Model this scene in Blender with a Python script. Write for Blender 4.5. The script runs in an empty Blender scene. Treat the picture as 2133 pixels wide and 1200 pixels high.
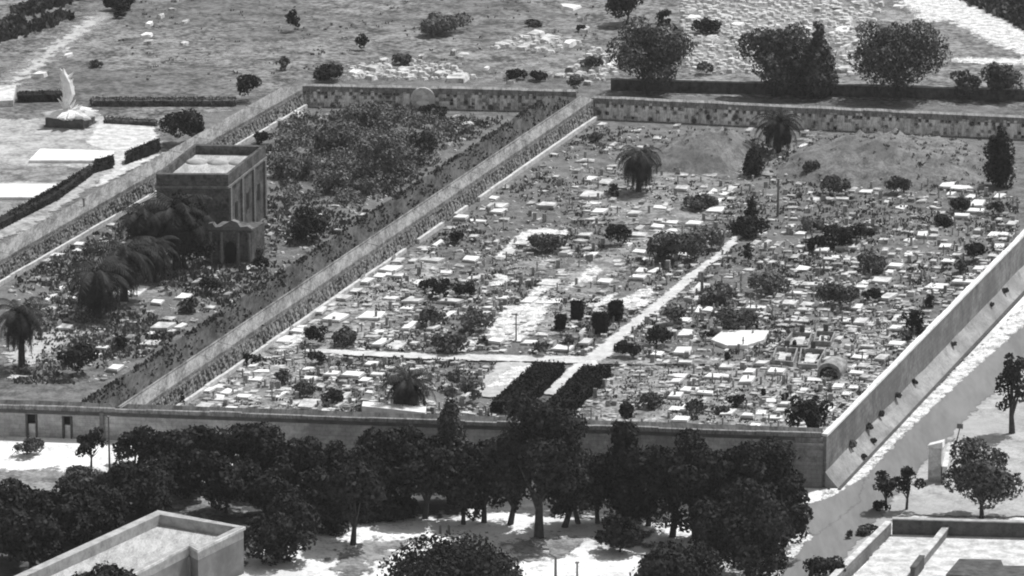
import bpy, bmesh, math, random
import numpy as np
from mathutils import Vector, Matrix
random.seed(7); RNG = np.random.default_rng(7)
S = bpy.context.scene
COL = S.collection
PI = math.pi
HAZE = .00005
R = math.radians

# ------------------------------------------------------------------ camera
H, PITCH, F = 155.0, R(15.0), 9554.0      # eye height (m), tilt, focal length in photo pixels
CX, CY = 1066.5, 600.0
cam = bpy.data.cameras.new("camera"); camo = bpy.data.objects.new("camera", cam); COL.objects.link(camo)
camo.location = (0, 0, H); camo.rotation_euler = (PI/2 - PITCH, 0, 0)
cam.sensor_width = 36; cam.lens = 36*F/2133.0; cam.clip_start = 1; cam.clip_end = 9000
S.camera = camo
cp, sp = math.cos(PITCH), math.sin(PITCH)
def G(px, py, z=0.0):
    """point of the level z that the photograph shows at px, py"""
    a, b = (px-CX)/F, (py-CY)/F
    dy, dz = cp - b*sp, -sp - b*cp
    t = (z-H)/dz
    return Vector((a*t, dy*t, z))
def proj(p):
    y, z = p[1], p[2]-H
    d = y*cp - z*sp
    return (CX + F*p[0]/d, CY - F*(y*sp + z*cp)/d)
def scale_at(p):
    d = p[1]*cp - (p[2]-H)*sp
    return F/d
def sind(p):
    return (H-p[2])/math.sqrt(p[0]**2+p[1]**2+(H-p[2])**2)
U = Vector((math.sin(R(102)), math.cos(R(102)), 0))     # along the front wall, to the right
V = Vector((math.sin(R(18.6)), math.cos(R(18.6)), 0))   # along the long walls, away
ZT = 3.2                                                # top of the old walls above the burial ground

# ------------------------------------------------------------------ materials
def mat(name, c0, c1, scale=1.0, detail=6, bump=0.0, rough=0.9, pits=None, low=0.35, high=0.65, stretch=None, big=None, spec=0.25, fine=.45, rot=18.6, courses=0):
    m = bpy.data.materials.new(name); m.use_nodes = True
    nt = m.node_tree; N = nt.nodes; L = nt.links
    b = N['Principled BSDF']; b.inputs['Roughness'].default_value = rough
    b.inputs['Specular IOR Level'].default_value = spec
    g = N.new('ShaderNodeNewGeometry'); src = g.outputs['Position']
    if stretch:
        mp = N.new('ShaderNodeMapping'); mp.inputs['Scale'].default_value = stretch
        mp.inputs['Rotation'].default_value = (0, 0, R(rot))
        L.new(src, mp.inputs['Vector']); src = mp.outputs[0]
    n = N.new('ShaderNodeTexNoise'); n.inputs['Scale'].default_value = scale; n.inputs['Detail'].default_value = detail
    n.inputs['Roughness'].default_value = 0.65
    L.new(src, n.inputs['Vector'])
    r = N.new('ShaderNodeMapRange'); r.inputs['From Min'].default_value = low; r.inputs['From Max'].default_value = high
    fn_ = N.new('ShaderNodeTexNoise'); fn_.inputs['Scale'].default_value = scale*5.3; fn_.inputs['Detail'].default_value = 5; fn_.inputs['Roughness'].default_value = .7
    L.new(src, fn_.inputs['Vector'])
    fm = N.new('ShaderNodeMath'); fm.operation = 'MULTIPLY_ADD'; fm.inputs[1].default_value = fine; fm.inputs[2].default_value = -fine/2
    L.new(fn_.outputs['Fac'], fm.inputs[0])
    fa = N.new('ShaderNodeMath'); L.new(n.outputs['Fac'], fa.inputs[0]); L.new(fm.outputs[0], fa.inputs[1])
    L.new(fa.outputs[0], r.inputs['Value'])
    mix = N.new('ShaderNodeMix'); mix.data_type = 'RGBA'
    mix.inputs[6].default_value = (c0, c0, c0, 1); mix.inputs[7].default_value = (c1, c1, c1, 1)
    L.new(r.outputs[0], mix.inputs[0]); out = mix.outputs[2]
    if big:   # (scale, tone, amount): large worn patches
        n2 = N.new('ShaderNodeTexNoise'); n2.inputs['Scale'].default_value = big[0]; n2.inputs['Detail'].default_value = 4
        L.new(g.outputs['Position'], n2.inputs['Vector'])
        r2 = N.new('ShaderNodeMapRange'); r2.inputs['From Min'].default_value = 0.45; r2.inputs['From Max'].default_value = 0.62
        r2.inputs['To Max'].default_value = big[2]
        L.new(n2.outputs['Fac'], r2.inputs['Value'])
        m2 = N.new('ShaderNodeMix'); m2.data_type = 'RGBA'; L.new(out, m2.inputs[6])
        m2.inputs[7].default_value = (big[1],)*3 + (1,); L.new(r2.outputs[0], m2.inputs[0]); out = m2.outputs[2]
    if pits:  # (scale, tone)
        v = N.new('ShaderNodeTexVoronoi'); v.inputs['Scale'].default_value = pits[0]; v.inputs['Randomness'].default_value = 1
        L.new(g.outputs['Position'], v.inputs['Vector'])
        r3 = N.new('ShaderNodeMapRange'); r3.inputs['From Min'].default_value = 0.16; r3.inputs['From Max'].default_value = 0.32
        L.new(v.outputs['Distance'], r3.inputs['Value'])
        m3 = N.new('ShaderNodeMix'); m3.data_type = 'RGBA'; m3.inputs[6].default_value = (pits[1],)*3 + (1,)
        L.new(out, m3.inputs[7]); L.new(r3.outputs[0], m3.inputs[0]); out = m3.outputs[2]
    if courses:
        sx = N.new('ShaderNodeSeparateXYZ'); L.new(g.outputs['Position'], sx.inputs[0])
        ad = N.new('ShaderNodeMath'); L.new(sx.outputs[0], ad.inputs[0]); L.new(sx.outputs[1], ad.inputs[1])
        cb = N.new('ShaderNodeCombineXYZ'); L.new(ad.outputs[0], cb.inputs[0]); L.new(sx.outputs[2], cb.inputs[1])
        bt = N.new('ShaderNodeTexBrick'); bt.inputs['Scale'].default_value = 1; bt.inputs['Brick Width'].default_value = courses*2.1; bt.inputs['Row Height'].default_value = courses
        bt.inputs['Mortar Size'].default_value = courses*.07; bt.inputs['Color1'].default_value = (1, 1, 1, 1); bt.inputs['Color2'].default_value = (.62, .62, .62, 1); bt.inputs['Mortar'].default_value = (.35, .35, .35, 1)
        L.new(cb.outputs[0], bt.inputs['Vector'])
        mm = N.new('ShaderNodeMix'); mm.data_type = 'RGBA'; mm.blend_type = 'MULTIPLY'; mm.inputs[0].default_value = .4
        L.new(out, mm.inputs[6]); L.new(bt.outputs['Color'], mm.inputs[7]); out = mm.outputs[2]
    L.new(out, b.inputs['Base Color'])
    if bump:
        bp = N.new('ShaderNodeBump'); bp.inputs['Strength'].default_value = 0.7; bp.inputs['Distance'].default_value = bump
        L.new(n.outputs['Fac'], bp.inputs['Height']); L.new(bp.outputs[0], b.inputs['Normal'])
    return m
M = dict(
    grass=mat('dry_grass', .04, .21, .5, 9, .35, big=(.06, .20, .4), fine=.9, low=.32, high=.68),
    field=mat('field_grass', .04, .30, .22, 12, .8, stretch=(.8, 1.15, 1), big=(.035, .07, .5), fine=1.3, low=.36, high=.66, rot=80),
    sand=mat('bright_sand', .40, .86, .4, 10, .25, low=.28, high=.5, big=(.07, .42, .6), fine=.9),  # bright sand, pale in its own colour
    soil=mat('pale_soil', .09, .42, .5, 9, .2, big=(.15, .13, .6), fine=.9),
    rubble_ground=mat('bare_bright_ground', .24, .78, .8, 8, .3, low=.34, high=.6, fine=1.1),
    path=mat('path_gravel', .34, .52, .6, 8, .05),
    memorial=mat('trodden_ground', .20, .50, .25, 10, .15, fine=.9),
    gravel=mat('pale_gravel', .42, .66, .6, 8, .05),
    road=mat('worn_road', .15, .22, .12, 10, .03, stretch=(2.2, .35, 1)),
    verge=mat('chalky_verge', .22, .46, .5, 10, .3, low=.3, high=.62, big=(.15, .34, .6), fine=.8),
    palegrey=mat('lichened_stone', .16, .62, .45, 6, .08, low=.4, high=.6),
    palmleaf=mat('palm_foliage', .006, .05, .7, 5, rough=.65, spec=.12),
    dark_ground=mat('dark_weeds', .04, .11, .5, 9, .3),  # darker tone of weeds and scrub
    midgrass=mat('weedy_ground', .09, .32, .4, 9, .3, fine=.8),
    mound=mat('mound_grass', .085, .24, .6, 9, .4, big=(.12, .07, .6), fine=.8),
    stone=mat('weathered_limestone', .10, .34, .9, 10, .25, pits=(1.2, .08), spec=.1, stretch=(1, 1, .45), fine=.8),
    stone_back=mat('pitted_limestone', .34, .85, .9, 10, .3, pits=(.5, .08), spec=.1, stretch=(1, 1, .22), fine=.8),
    coping=mat('worn_coping', .10, .30, .5, 10, .2, fine=.9, stretch=(2.5, .3, 1)),
    walkway=mat('rampart_earth', .02, .095, .35, 10, .3, fine=.8, stretch=(2.2, .25, 1)),
    ledge=mat('pale_ledge', .40, .70, 1.2, 6, .1),
    plaster=mat('old_plaster', .30, .56, .35, 9, .08, big=(.2, .24, .6), fine=.8, courses=.5),
    plaster_dark=mat('stained_plaster', .14, .32, .5, 9, .08, big=(.25, .10, .6), fine=.8, courses=.5),
    cornice=mat('dark_trim_and_shade', .05, .10, .8, 6, .05),  # dark trim, also the painted shade of cornice and drain
    white=mat('whitewash', .34, .72, .7, 7, .06),
    white2=mat('bright_marble', .58, .88, .8, 6, .04),
    grey=mat('grey_stone', .16, .40, 1.2, 7, .08),
    roofing=mat('roof_screed', .26, .52, .5, 9, .03, stretch=(2.2, .6, 1), fine=.8),
    parapet=mat('parapet_plaster', .26, .46, .8, 8, .04),
    dark=mat('dark_opening', .012, .02, 1, 2),
    dark_shaded_stone=mat('dark_and_shaded_stone', .05, .12, 1.0, 8, .15),  # dark stone, also carries the painted shade of two walls
    leaf=mat('dark_foliage', .005, .056, 1.1, 6, rough=.85, spec=.05),
    leaf2=mat('mid_foliage', .022, .15, 1.1, 6, rough=.85, spec=.05),
    leaf3=mat('pale_foliage', .045, .24, 1.0, 6, rough=.85, spec=.05),
    leafd=mat('yew_foliage', .010, .032, 1.0, 4, rough=.85, spec=.05),
    bark=mat('bark', .03, .07, 2, 5, .05),
    metal=mat('painted_metal', .12, .18, 2, 3, rough=.6),
    tuft=mat('weed_leaves', .07, .22, .25, 7, spec=.05),
    wallgrey=mat('grey_render', .12, .27, .35, 10, .1, big=(.12, .13, .6), fine=.8, courses=.6),
    bank=mat('chalk_bank', .20, .42, .5, 10, .2, big=(.25, .12, .5)),
    tomb=mat('dark_tomb_stone', .06, .17, .5, 9, .15, pits=(.7, .05), spec=.1, fine=.9, courses=.5),
    houseface=mat('house_render', .16, .24, .4, 8, .08, big=(.3, .10, .6)),
)

# ------------------------------------------------------------------ helpers
def mesh_np(name, verts, faces, m, smooth=False):
    """verts (n,3); faces (k,4) or list"""
    me = bpy.data.meshes.new(name)
    if isinstance(faces, np.ndarray):
        nf, k = faces.shape
        me.vertices.add(len(verts)); me.vertices.foreach_set('co', np.asarray(verts, dtype=np.float32).ravel())
        me.loops.add(nf*k); me.loops.foreach_set('vertex_index', faces.astype(np.int32).ravel())
        me.polygons.add(nf); me.polygons.foreach_set('loop_start', np.arange(0, nf*k, k, dtype=np.int32))
        me.update(calc_edges=True)
    else:
        me.from_pydata([tuple(v) for v in verts], [], faces); me.update()
    me.materials.append(m)
    if smooth:
        for p in me.polygons: p.use_smooth = True
    return me
def link(name, me, parent=None, loc=None):
    o = bpy.data.objects.new(name, me); COL.objects.link(o)
    if parent: o.parent = parent
    if loc is not None: o.location = loc
    return o
def tag(o, label, cat, group=None, kind=None):
    if label: o['label'] = label
    if cat: o['category'] = cat
    if group: o['group'] = group
    if kind: o['kind'] = kind
    return o
def empty(name, loc, rz=0):
    o = bpy.data.objects.new(name, None); COL.objects.link(o); o.location = loc; o.rotation_euler = (0, 0, rz)
    o.empty_display_size = .5
    return o
class MB:
    def __init__(s): s.v = []; s.f = []
    def prism(s, bottom, top):
        """two equal lists of points, bottom & top, joined into a closed solid"""
        n = len(bottom); b = len(s.v)
        a = 0
        for i in range(n):
            x0, y0 = bottom[i][0], bottom[i][1]; x1, y1 = bottom[(i+1) % n][0], bottom[(i+1) % n][1]
            a += x0*y1 - x1*y0
        if a < 0: bottom = list(reversed(bottom)); top = list(reversed(top))
        s.v += [tuple(p) for p in bottom] + [tuple(p) for p in top]
        s.f.append(list(range(b+n-1, b-1, -1))); s.f.append(list(range(b+n, b+2*n)))
        for i in range(n):
            j = (i+1) % n
            s.f.append([b+i, b+j, b+n+j, b+n+i])
    def flat(s, poly, z0, z1):
        s.prism([(p[0], p[1], z0) for p in poly], [(p[0], p[1], z1) for p in poly])
    def box(s, c, a, b, hx, hy, z0, z1):
        """box round c (2D), unit axes a and b, half sizes hx, hy"""
        a = Vector((a[0], a[1], 0)); b = Vector((b[0], b[1], 0)); c = Vector((c[0], c[1], 0))
        s.flat([c-a*hx-b*hy, c+a*hx-b*hy, c+a*hx+b*hy, c-a*hx+b*hy], z0, z1)
    def tube(s, pts, rad, n=7):
        rings = []
        for i, p in enumerate(pts):
            p = Vector(p)
            d = (Vector(pts[min(i+1, len(pts)-1)]) - Vector(pts[max(i-1, 0)])).normalized()
            x = d.orthogonal().normalized(); y = d.cross(x)
            b = len(s.v); rings.append(b)
            for k in range(n):
                t = 2*PI*k/n
                s.v.append(tuple(p + (x*math.cos(t)+y*math.sin(t))*rad[i]))
        for r0, r1 in zip(rings, rings[1:]):
            for k in range(n):
                s.f.append([r0+k, r0+(k+1) % n, r1+(k+1) % n, r1+k])
        s.f.append([rings[0]+k for k in reversed(range(n))]); s.f.append([rings[-1]+k for k in range(n)])
    def build(s, name, m, parent=None, loc=None, smooth=False):
        v = s.v
        if loc is not None: v = [(p[0]-loc[0], p[1]-loc[1], p[2]-loc[2]) for p in v]
        return link(name, mesh_np(name, v, s.f, m, smooth), parent, loc)
def part_local(mb, name, m, root, smooth=False):
    l = root.location
    me = mesh_np(name, [(p[0]-l[0], p[1]-l[1], p[2]-l[2]) for p in mb.v], mb.f, m, smooth)
    return link(name, me, root)

def zout(x, y):
    """the ground outside the front wall falls away to the right"""
    t = max(0.0, min(1.0, (x+50)/75.0)); t = t*t*(3-2*t)
    return -0.5 - 2.7*t
def GO(px, py):
    z = -1.5
    for _ in range(8):
        p = G(px, py, z); z = zout(p.x, p.y)
    return G(px, py, z)
def rough_poly(pts, jit, step):
    out = []
    n = len(pts)
    for i in range(n):
        a, b = Vector(pts[i]), Vector(pts[(i+1) % n]); L = (b-a).length; k = max(1, int(L/step))
        for j in range(k):
            p = a.lerp(b, j/k); out.append(Vector((p.x + random.gauss(0, jit), p.y + random.gauss(0, jit), p.z)))
    return out
LAYER = {'terrace': 0, 'outer': 0}
def ragged(m):
    """a copy of a ground material whose outer rim breaks up into crumbs"""
    key = m.name+'_ragged'
    if key in bpy.data.materials: return bpy.data.materials[key]
    c = m.copy(); c.name = key; nt = c.node_tree; N = nt.nodes; L = nt.links
    outn = [n for n in N if n.type == 'OUTPUT_MATERIAL'][0]; b = N['Principled BSDF']
    at = N.new('ShaderNodeAttribute'); at.attribute_name = 'rim'
    g = N.new('ShaderNodeNewGeometry'); n = N.new('ShaderNodeTexNoise'); n.inputs['Scale'].default_value = .55; n.inputs['Detail'].default_value = 7; n.inputs['Roughness'].default_value = .75
    L.new(g.outputs['Position'], n.inputs['Vector'])
    a = N.new('ShaderNodeMath'); a.operation = 'MULTIPLY_ADD'; a.inputs[1].default_value = 3.2; a.inputs[2].default_value = -1.6
    L.new(n.outputs['Fac'], a.inputs[0])
    k = N.new('ShaderNodeMath'); k.operation = 'ADD'; L.new(a.outputs[0], k.inputs[0]); L.new(at.outputs['Fac'], k.inputs[1])
    r = N.new('ShaderNodeMapRange'); r.inputs['From Min'].default_value = .40; r.inputs['From Max'].default_value = .60; L.new(k.outputs[0], r.inputs['Value'])
    e = N.new('ShaderNodeMath'); e.operation = 'GREATER_THAN'; e.inputs[1].default_value = .02; L.new(at.outputs['Fac'], e.inputs[0])
    f = N.new('ShaderNodeMath'); f.operation = 'MULTIPLY'; L.new(e.outputs[0], f.inputs[0]); L.new(r.outputs[0], f.inputs[1])
    t = N.new('ShaderNodeBsdfTransparent'); mx = N.new('ShaderNodeMixShader')
    L.new(f.outputs[0], mx.inputs[0]); L.new(t.outputs[0], mx.inputs[1]); L.new(b.outputs[0], mx.inputs[2]); L.new(mx.outputs[0], outn.inputs[0])
    return c
def patch(name, pix, m, where='terrace', jit=.35, step=1.2):
    """a thin sheet of different ground lying on the ground, its rim worn ragged"""
    LAYER[where] += 1; lift = (.006 if where == 'terrace' else .025)*LAYER[where]
    fn = (lambda a, b: G(a, b, 0)) if where == 'terrace' else GO
    P = np.array([fn(a, b)[:2] for a, b in pix]); w_ = max(.35, jit*2.4)
    lo, hi = P.min(0)-w_, P.max(0)+w_; size = (hi-lo).max(); st = max(.45, size/110)
    gx = np.arange(lo[0], hi[0]+st, st); gy = np.arange(lo[1], hi[1]+st, st)
    X, Y = np.meshgrid(gx, gy); Q = np.stack([X.ravel(), Y.ravel()], 1)
    D = np.full(len(Q), 1e9); ins = np.zeros(len(Q), bool); n = len(P)
    for i in range(n):
        a, b = P[i], P[(i+1) % n]; ab = b-a; t = np.clip(((Q-a)@ab)/max(1e-9, ab@ab), 0, 1)
        D = np.minimum(D, np.linalg.norm(Q-a-t[:, None]*ab, axis=1))
        c = ((a[1] > Q[:, 1]) != (b[1] > Q[:, 1])); 
        with np.errstate(divide='ignore', invalid='ignore'):
            xi = (b[0]-a[0])*(Q[:, 1]-a[1])/(b[1]-a[1]+1e-12)+a[0]
        ins ^= c & (Q[:, 0] < xi)
    sd = np.where(ins, D, -D); rim = np.clip(.5+sd/(2*w_), 0, 1)
    rim = np.where(sd > w_, 1.6+0*rim, rim + (sd > 0)*0)
    rim = np.where(sd > w_, np.minimum(3.0, 1+(sd-w_)/w_), rim)
    nx_, ny_ = len(gx), len(gy); idx = np.arange(nx_*ny_).reshape(ny_, nx_)
    F_ = np.stack([idx[:-1, :-1], idx[:-1, 1:], idx[1:, 1:], idx[1:, :-1]], -1).reshape(-1, 4)
    F_ = F_[rim[F_].max(1) > .01]
    used = np.unique(F_); mp = -np.ones(len(Q), int); mp[used] = np.arange(len(used)); F_ = mp[F_]; Q = Q[used]; rim = rim[used]
    z = np.zeros(len(Q)) if where == 'terrace' else np.array([zout(x, 0) for x in Q[:, 0]])
    me = mesh_np(name, np.column_stack([Q, z+lift]), F_, ragged(m))
    at = me.attributes.new('rim', 'FLOAT', 'POINT'); at.data.foreach_set('value', rim.astype(np.float32))
    return tag(link(name, me), None, None, kind='structure')

# ------------------------------------------------------------------ light
el, az = R(60), R(48)
to_sun = Vector((math.sin(az)*math.cos(el), math.cos(az)*math.cos(el), math.sin(el)))
sl = bpy.data.lights.new('sun', 'SUN'); sl.energy = 3.7; sl.angle = R(.5); sl.color = (1, 1, 1)
so = bpy.data.objects.new('sun', sl); COL.objects.link(so); so.rotation_euler = to_sun.to_track_quat('Z', 'Y').to_euler(); so.location = (0, 0, 300)
w = bpy.data.worlds.new("World"); S.world = w; w.use_nodes = True
nt = w.node_tree; bg = nt.nodes['Background']; sky = nt.nodes.new('ShaderNodeTexSky'); sky.sky_type = 'NISHITA'
sky.sun_disc = False; sky.sun_elevation = el; sky.sun_rotation = az
bw = nt.nodes.new('ShaderNodeRGBToBW'); nt.links.new(sky.outputs[0], bw.inputs[0]); nt.links.new(bw.outputs[0], bg.inputs[0])
bg.inputs[1].default_value = .14
S.view_settings.view_transform = 'Standard'; S.view_settings.look = 'None'; S.view_settings.gamma = 1; S.view_settings.use_curve_mapping = False
S.view_settings.exposure = 0.22
S.render.engine = 'CYCLES'
S.cycles.filter_width = 2.0

# ------------------------------------------------------------------ terrain
FW0, FW1 = G(-60, 843, ZT), G(1712, 938, ZT)            # front wall, outer top edge
RW0, RW1 = G(1722, 905, ZT), G(2121, 500, ZT)           # right wall, outer top edge
fd = (FW1-FW0).normalized(); rd = (RW1-RW0).normalized()
CORNER = Vector((RW0.x, RW0.y, ZT))
FWL = CORNER - (CORNER-FW0).normalized()*600
fd = (CORNER-FW0).normalized()
RWF = CORNER + rd*1500
fn_in = Vector((-fd.y, fd.x, 0));  fn_in = fn_in if fn_in.y > 0 else -fn_in
rn_in = Vector((-rd.y, rd.x, 0));  rn_in = rn_in if rn_in.x < 0 else -rn_in
# outer ground, one gently falling sheet to the horizon
xs = np.concatenate([np.linspace(-2400, -160, 12), np.linspace(-150, 150, 101), np.linspace(160, 2400, 12)])
ys = np.concatenate([np.linspace(-600, 380, 12), np.linspace(390, 900, 60), np.linspace(960, 3000, 10)])
vv = np.array([(x, y, zout(x, y)-(.0)) for y in ys for x in xs]); nx = len(xs)
ff = np.array([(j*nx+i, j*nx+i+1, (j+1)*nx+i+1, (j+1)*nx+i) for j in range(len(ys)-1) for i in range(nx-1)])
tag(link('sandy_ground', mesh_np('sandy_ground', vv, ff, M['sand'])), None, None, kind='structure')
b = MB()
inset = .5
A = FWL + fn_in*inset; Bc = CORNER + fn_in*inset + rn_in*inset; C = RWF + rn_in*inset
b.flat([A, Bc, C, C + Vector((-2600, 0, 0)), A + Vector((-1500, 500, 0))], -4.2, 0)
tag(b.build('terrace_ground', M['grass']), None, None, kind='structure')

hz = MB(); hz.flat([(-2600, -800), (2600, -800), (2600, 3200), (-2600, 3200)], -6, H+8)
vm = bpy.data.materials.new('haze'); vm.use_nodes = True; vn = vm.node_tree; vn.nodes.remove(vn.nodes['Principled BSDF'])
pv_ = vn.nodes.new('ShaderNodeVolumePrincipled'); pv_.inputs['Density'].default_value = HAZE; pv_.inputs['Color'].default_value = (.95, .95, .95, 1); pv_.inputs['Anisotropy'].default_value = .2
vn.links.new(pv_.outputs[0], [n for n in vn.nodes if n.type == 'OUTPUT_MATERIAL'][0].inputs['Volume'])
ho = hz.build('haze', vm); tag(ho, None, None, kind='stuff')
S.cycles.volume_bounces = 0; S.cycles.volume_step_rate = 5

# ------------------------------------------------------------------ walls
def frame(p0, p1, z=0):
    d = Vector((p1.x-p0.x, p1.y-p0.y, 0)); L = d.length; d.normalize()
    n = Vector((d.y, -d.x, 0))       # right-hand side of the direction
    return d, n, L
def rough_face(name, p0, p1, z0, z1, side, m, root, cell=.55, hole=.12, amp=.09, batter=0.0, deep=.35, niches=None):
    """a stone face with eroded stones and sockets; 'side' points out of the wall"""
    d, n, L = frame(p0, p1); n = side.normalized()
    if d.cross(n).z > 0: d = -d; p0, p1 = p1, p0
    nu = max(2, int(L/cell)); nv = max(2, int((z1-z0)/cell))
    verts = []; faces = []
    # grid with separate stepped cells
    H_ = np.array([[random.random()*amp if random.random() > hole*(.5+1.4*random.random()) else -deep*(.5+.5*random.random()) for i in range(nu)] for j in range(nv)])
    if niches == 'rows':
        for i in range(nu):
            if i % 3 == 0 and random.random() < .8:
                for j in (nv-3, nv-4): H_[max(0, j), i] = -deep*(.6+.4*random.random())
            if i % 3 == 1 and random.random() < .7 and nv > 6:
                for j in (1, 2): H_[j, i] = -deep*(.5+.5*random.random())
    if niches == 'top':
        for i in range(nu):
            if i % 2 == 0 and random.random() < .7: H_[nv-2, i] = -deep
            if i % 4 == 1 and random.random() < .5: H_[random.randrange(0, nv-2), i] = -deep
    for i in range(nu):      # run of ivy-dark sockets low on the wall
        if random.random() < .05: H_[:, i] = -.25
    def P(u, v, h):
        z = z0+(z1-z0)*v; q = Vector((p0.x, p0.y, 0)) + d*(u*L) + n*(h + batter*(1-v)); return (q.x, q.y, z)
    for j in range(nv):
        for i in range(nu):
            e = .12
            u0, u1, v0, v1 = i/nu, (i+1)/nu, j/nv, (j+1)/nv
            a0, a1, c0, c1 = u0+e/nu, u1-e/nu, v0+e/nv, v1-e/nv
            k = len(verts); h = H_[j, i]
            verts += [P(u0, v0, 0), P(u1, v0, 0), P(u1, v1, 0), P(u0, v1, 0), P(a0, c0, h), P(a1, c0, h), P(a1, c1, h), P(a0, c1, h)]
            faces += [[k+4, k+5, k+6, k+7], [k, k+1, k+5, k+4], [k+1, k+2, k+6, k+5], [k+2, k+3, k+7, k+6], [k+3, k, k+4, k+7]]
    faces = [list(reversed(f)) for f in faces]
    l = root.location
    me = mesh_np(name, np.array(verts)-np.array(l), np.array(faces), m)
    return link(name, me, root)
def off(p, v, k): return Vector((p.x+v.x*k, p.y+v.y*k, 0))

# middle rampart: dark earth walk, light sloping coping, rough face, pale ledge
def rampart(label, top0, top1, w_cope, w_walk, foot, ledge_w):
    """top0,top1: outer top edge of the rough face (points at height ZT) running away"""
    root = empty('rampart_wall', (top0.x, top0.y, 0)); tag(root, label, 'wall', 'old ramparts round the burial ground')
    d, n, L = frame(top0, top1)            # n points right, toward the rough face
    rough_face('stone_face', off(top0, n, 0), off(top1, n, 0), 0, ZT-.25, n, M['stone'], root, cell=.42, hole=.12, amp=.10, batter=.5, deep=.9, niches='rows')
    c = MB(); k = int(L/3)
    for i in range(k):
        a = off(top0, d, L*i/k); e = off(top0, d, L*(i+1)/k); j = .06*random.random()
        w0 = w_cope
        c.prism([off(a, n, .12), off(e, n, .12), off(e, n, -w0), off(a, n, -w0)], [Vector((q.x, q.y, z)) for q, z in ((off(a, n, .12), ZT-.3+j), (off(e, n, .12), ZT-.3+j), (off(e, n, -w0), ZT+j), (off(a, n, -w0), ZT+j))])
        for q in range(len(c.v)-8, len(c.v)-4): c.v[q] = (c.v[q][0], c.v[q][1], ZT-.9)
    part_local(c, 'coping', M['coping'], root)
    if w_walk:
        wk = MB(); nn = int(L/4)
        for i in range(nn):
            a = off(top0, d, L*i/nn); e = off(top0, d, L*(i+1)/nn); ja = .25*math.sin(i*1.7)
            q = [off(a, n, -w_cope-.02), off(e, n, -w_cope-.02), off(e, n, -w_cope-w_walk+.25*math.sin((i+1)*1.7)), off(a, n, -w_cope-w_walk+ja)]
            wk.flat(q, 0, ZT-.22)
        part_local(wk, 'earth_walk', M['walkway'], root)
        curb = MB(); curb.flat([off(top0, n, -w_cope-.0), off(top1, n, -w_cope-.0), off(top1, n, -w_cope+.25), off(top0, n, -w_cope+.25)], ZT-.5, ZT+.16)
        part_local(curb, 'kerb', M['coping'], root)
    else:
        bk = MB(); bk.flat([off(top0, n, -w_cope+.05), off(top1, n, -w_cope+.05), off(top1, n, -w_cope-.1), off(top0, n, -w_cope-.1)], 0, ZT-.1)
        part_local(bk, 'back_face', M['plaster'], root)
    lg = MB(); k = int(L/5)
    for i in range(k):
        if random.random() < .12: continue
        a = off(top0, d, L*i/k); e = off(top0, d, L*(i+1)/k-.02)
        j = random.random()*.12
        lg.flat([off(a, n, .55), off(e, n, .55), off(e, n, .55+ledge_w), off(a, n, .55+ledge_w)], 0, .55+j)
    part_local(lg, 'foot_ledge', M['ledge'], root)
    return root
mid0, mid1 = G(262, 864, ZT), G(1236, 203, ZT)
mid0 = mid0 + (mid1-mid0).normalized()*2.2
rampart('thick middle rampart with dark earth walk dividing the two burial grounds', mid0, mid1, 2.0, 5.2, None, .45)
lf0, lf1 = G(-60, 572, ZT), G(628, 182, ZT)
rampart('pale topped rampart on the far left beside the paved memorial ground', lf0, lf1, 2.9, 0, None, .4)

# back wall, two runs
def back_wall(label, a, bq, hole, thick=1.6, m='stone_back'):
    root = empty('stone_wall', (a.x, a.y, 0)); tag(root, label, 'wall', 'old ramparts round the burial ground')
    d, n, L = frame(a, bq); n = -Vector((-n.x, -n.y, 0)); n = n if n.y < 0 else -n
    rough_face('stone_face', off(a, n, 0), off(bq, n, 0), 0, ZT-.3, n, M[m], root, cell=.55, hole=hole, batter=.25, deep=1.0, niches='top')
    t = MB(); k = int(L/4)
    for i in range(k):
        s0 = off(a, d, L*i/k); s1 = off(a, d, L*(i+1)/k); j = random.random()*.1
        t.flat([off(s0, n, .1), off(s1, n, .1), off(s1, n, -thick), off(s0, n, -thick)], ZT-.9, ZT-.08+j)
    part_local(t, 'coping', M['coping'], root)
    c = MB(); c.flat([off(a, n, -.9), off(bq, n, -.9), off(bq, n, -thick+.1), off(a, n, -thick+.1)], 0, ZT-.9)
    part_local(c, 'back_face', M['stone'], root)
    return root
bwL = back_wall('left run of the back wall pitted with dark sockets', G(630, 178, ZT), G(1200, 190, ZT), .34)
back_wall('long right run of the back wall, pale and pitted, below the trees', G(1232, 203, ZT), G(2260, 252, ZT), .12)
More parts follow.
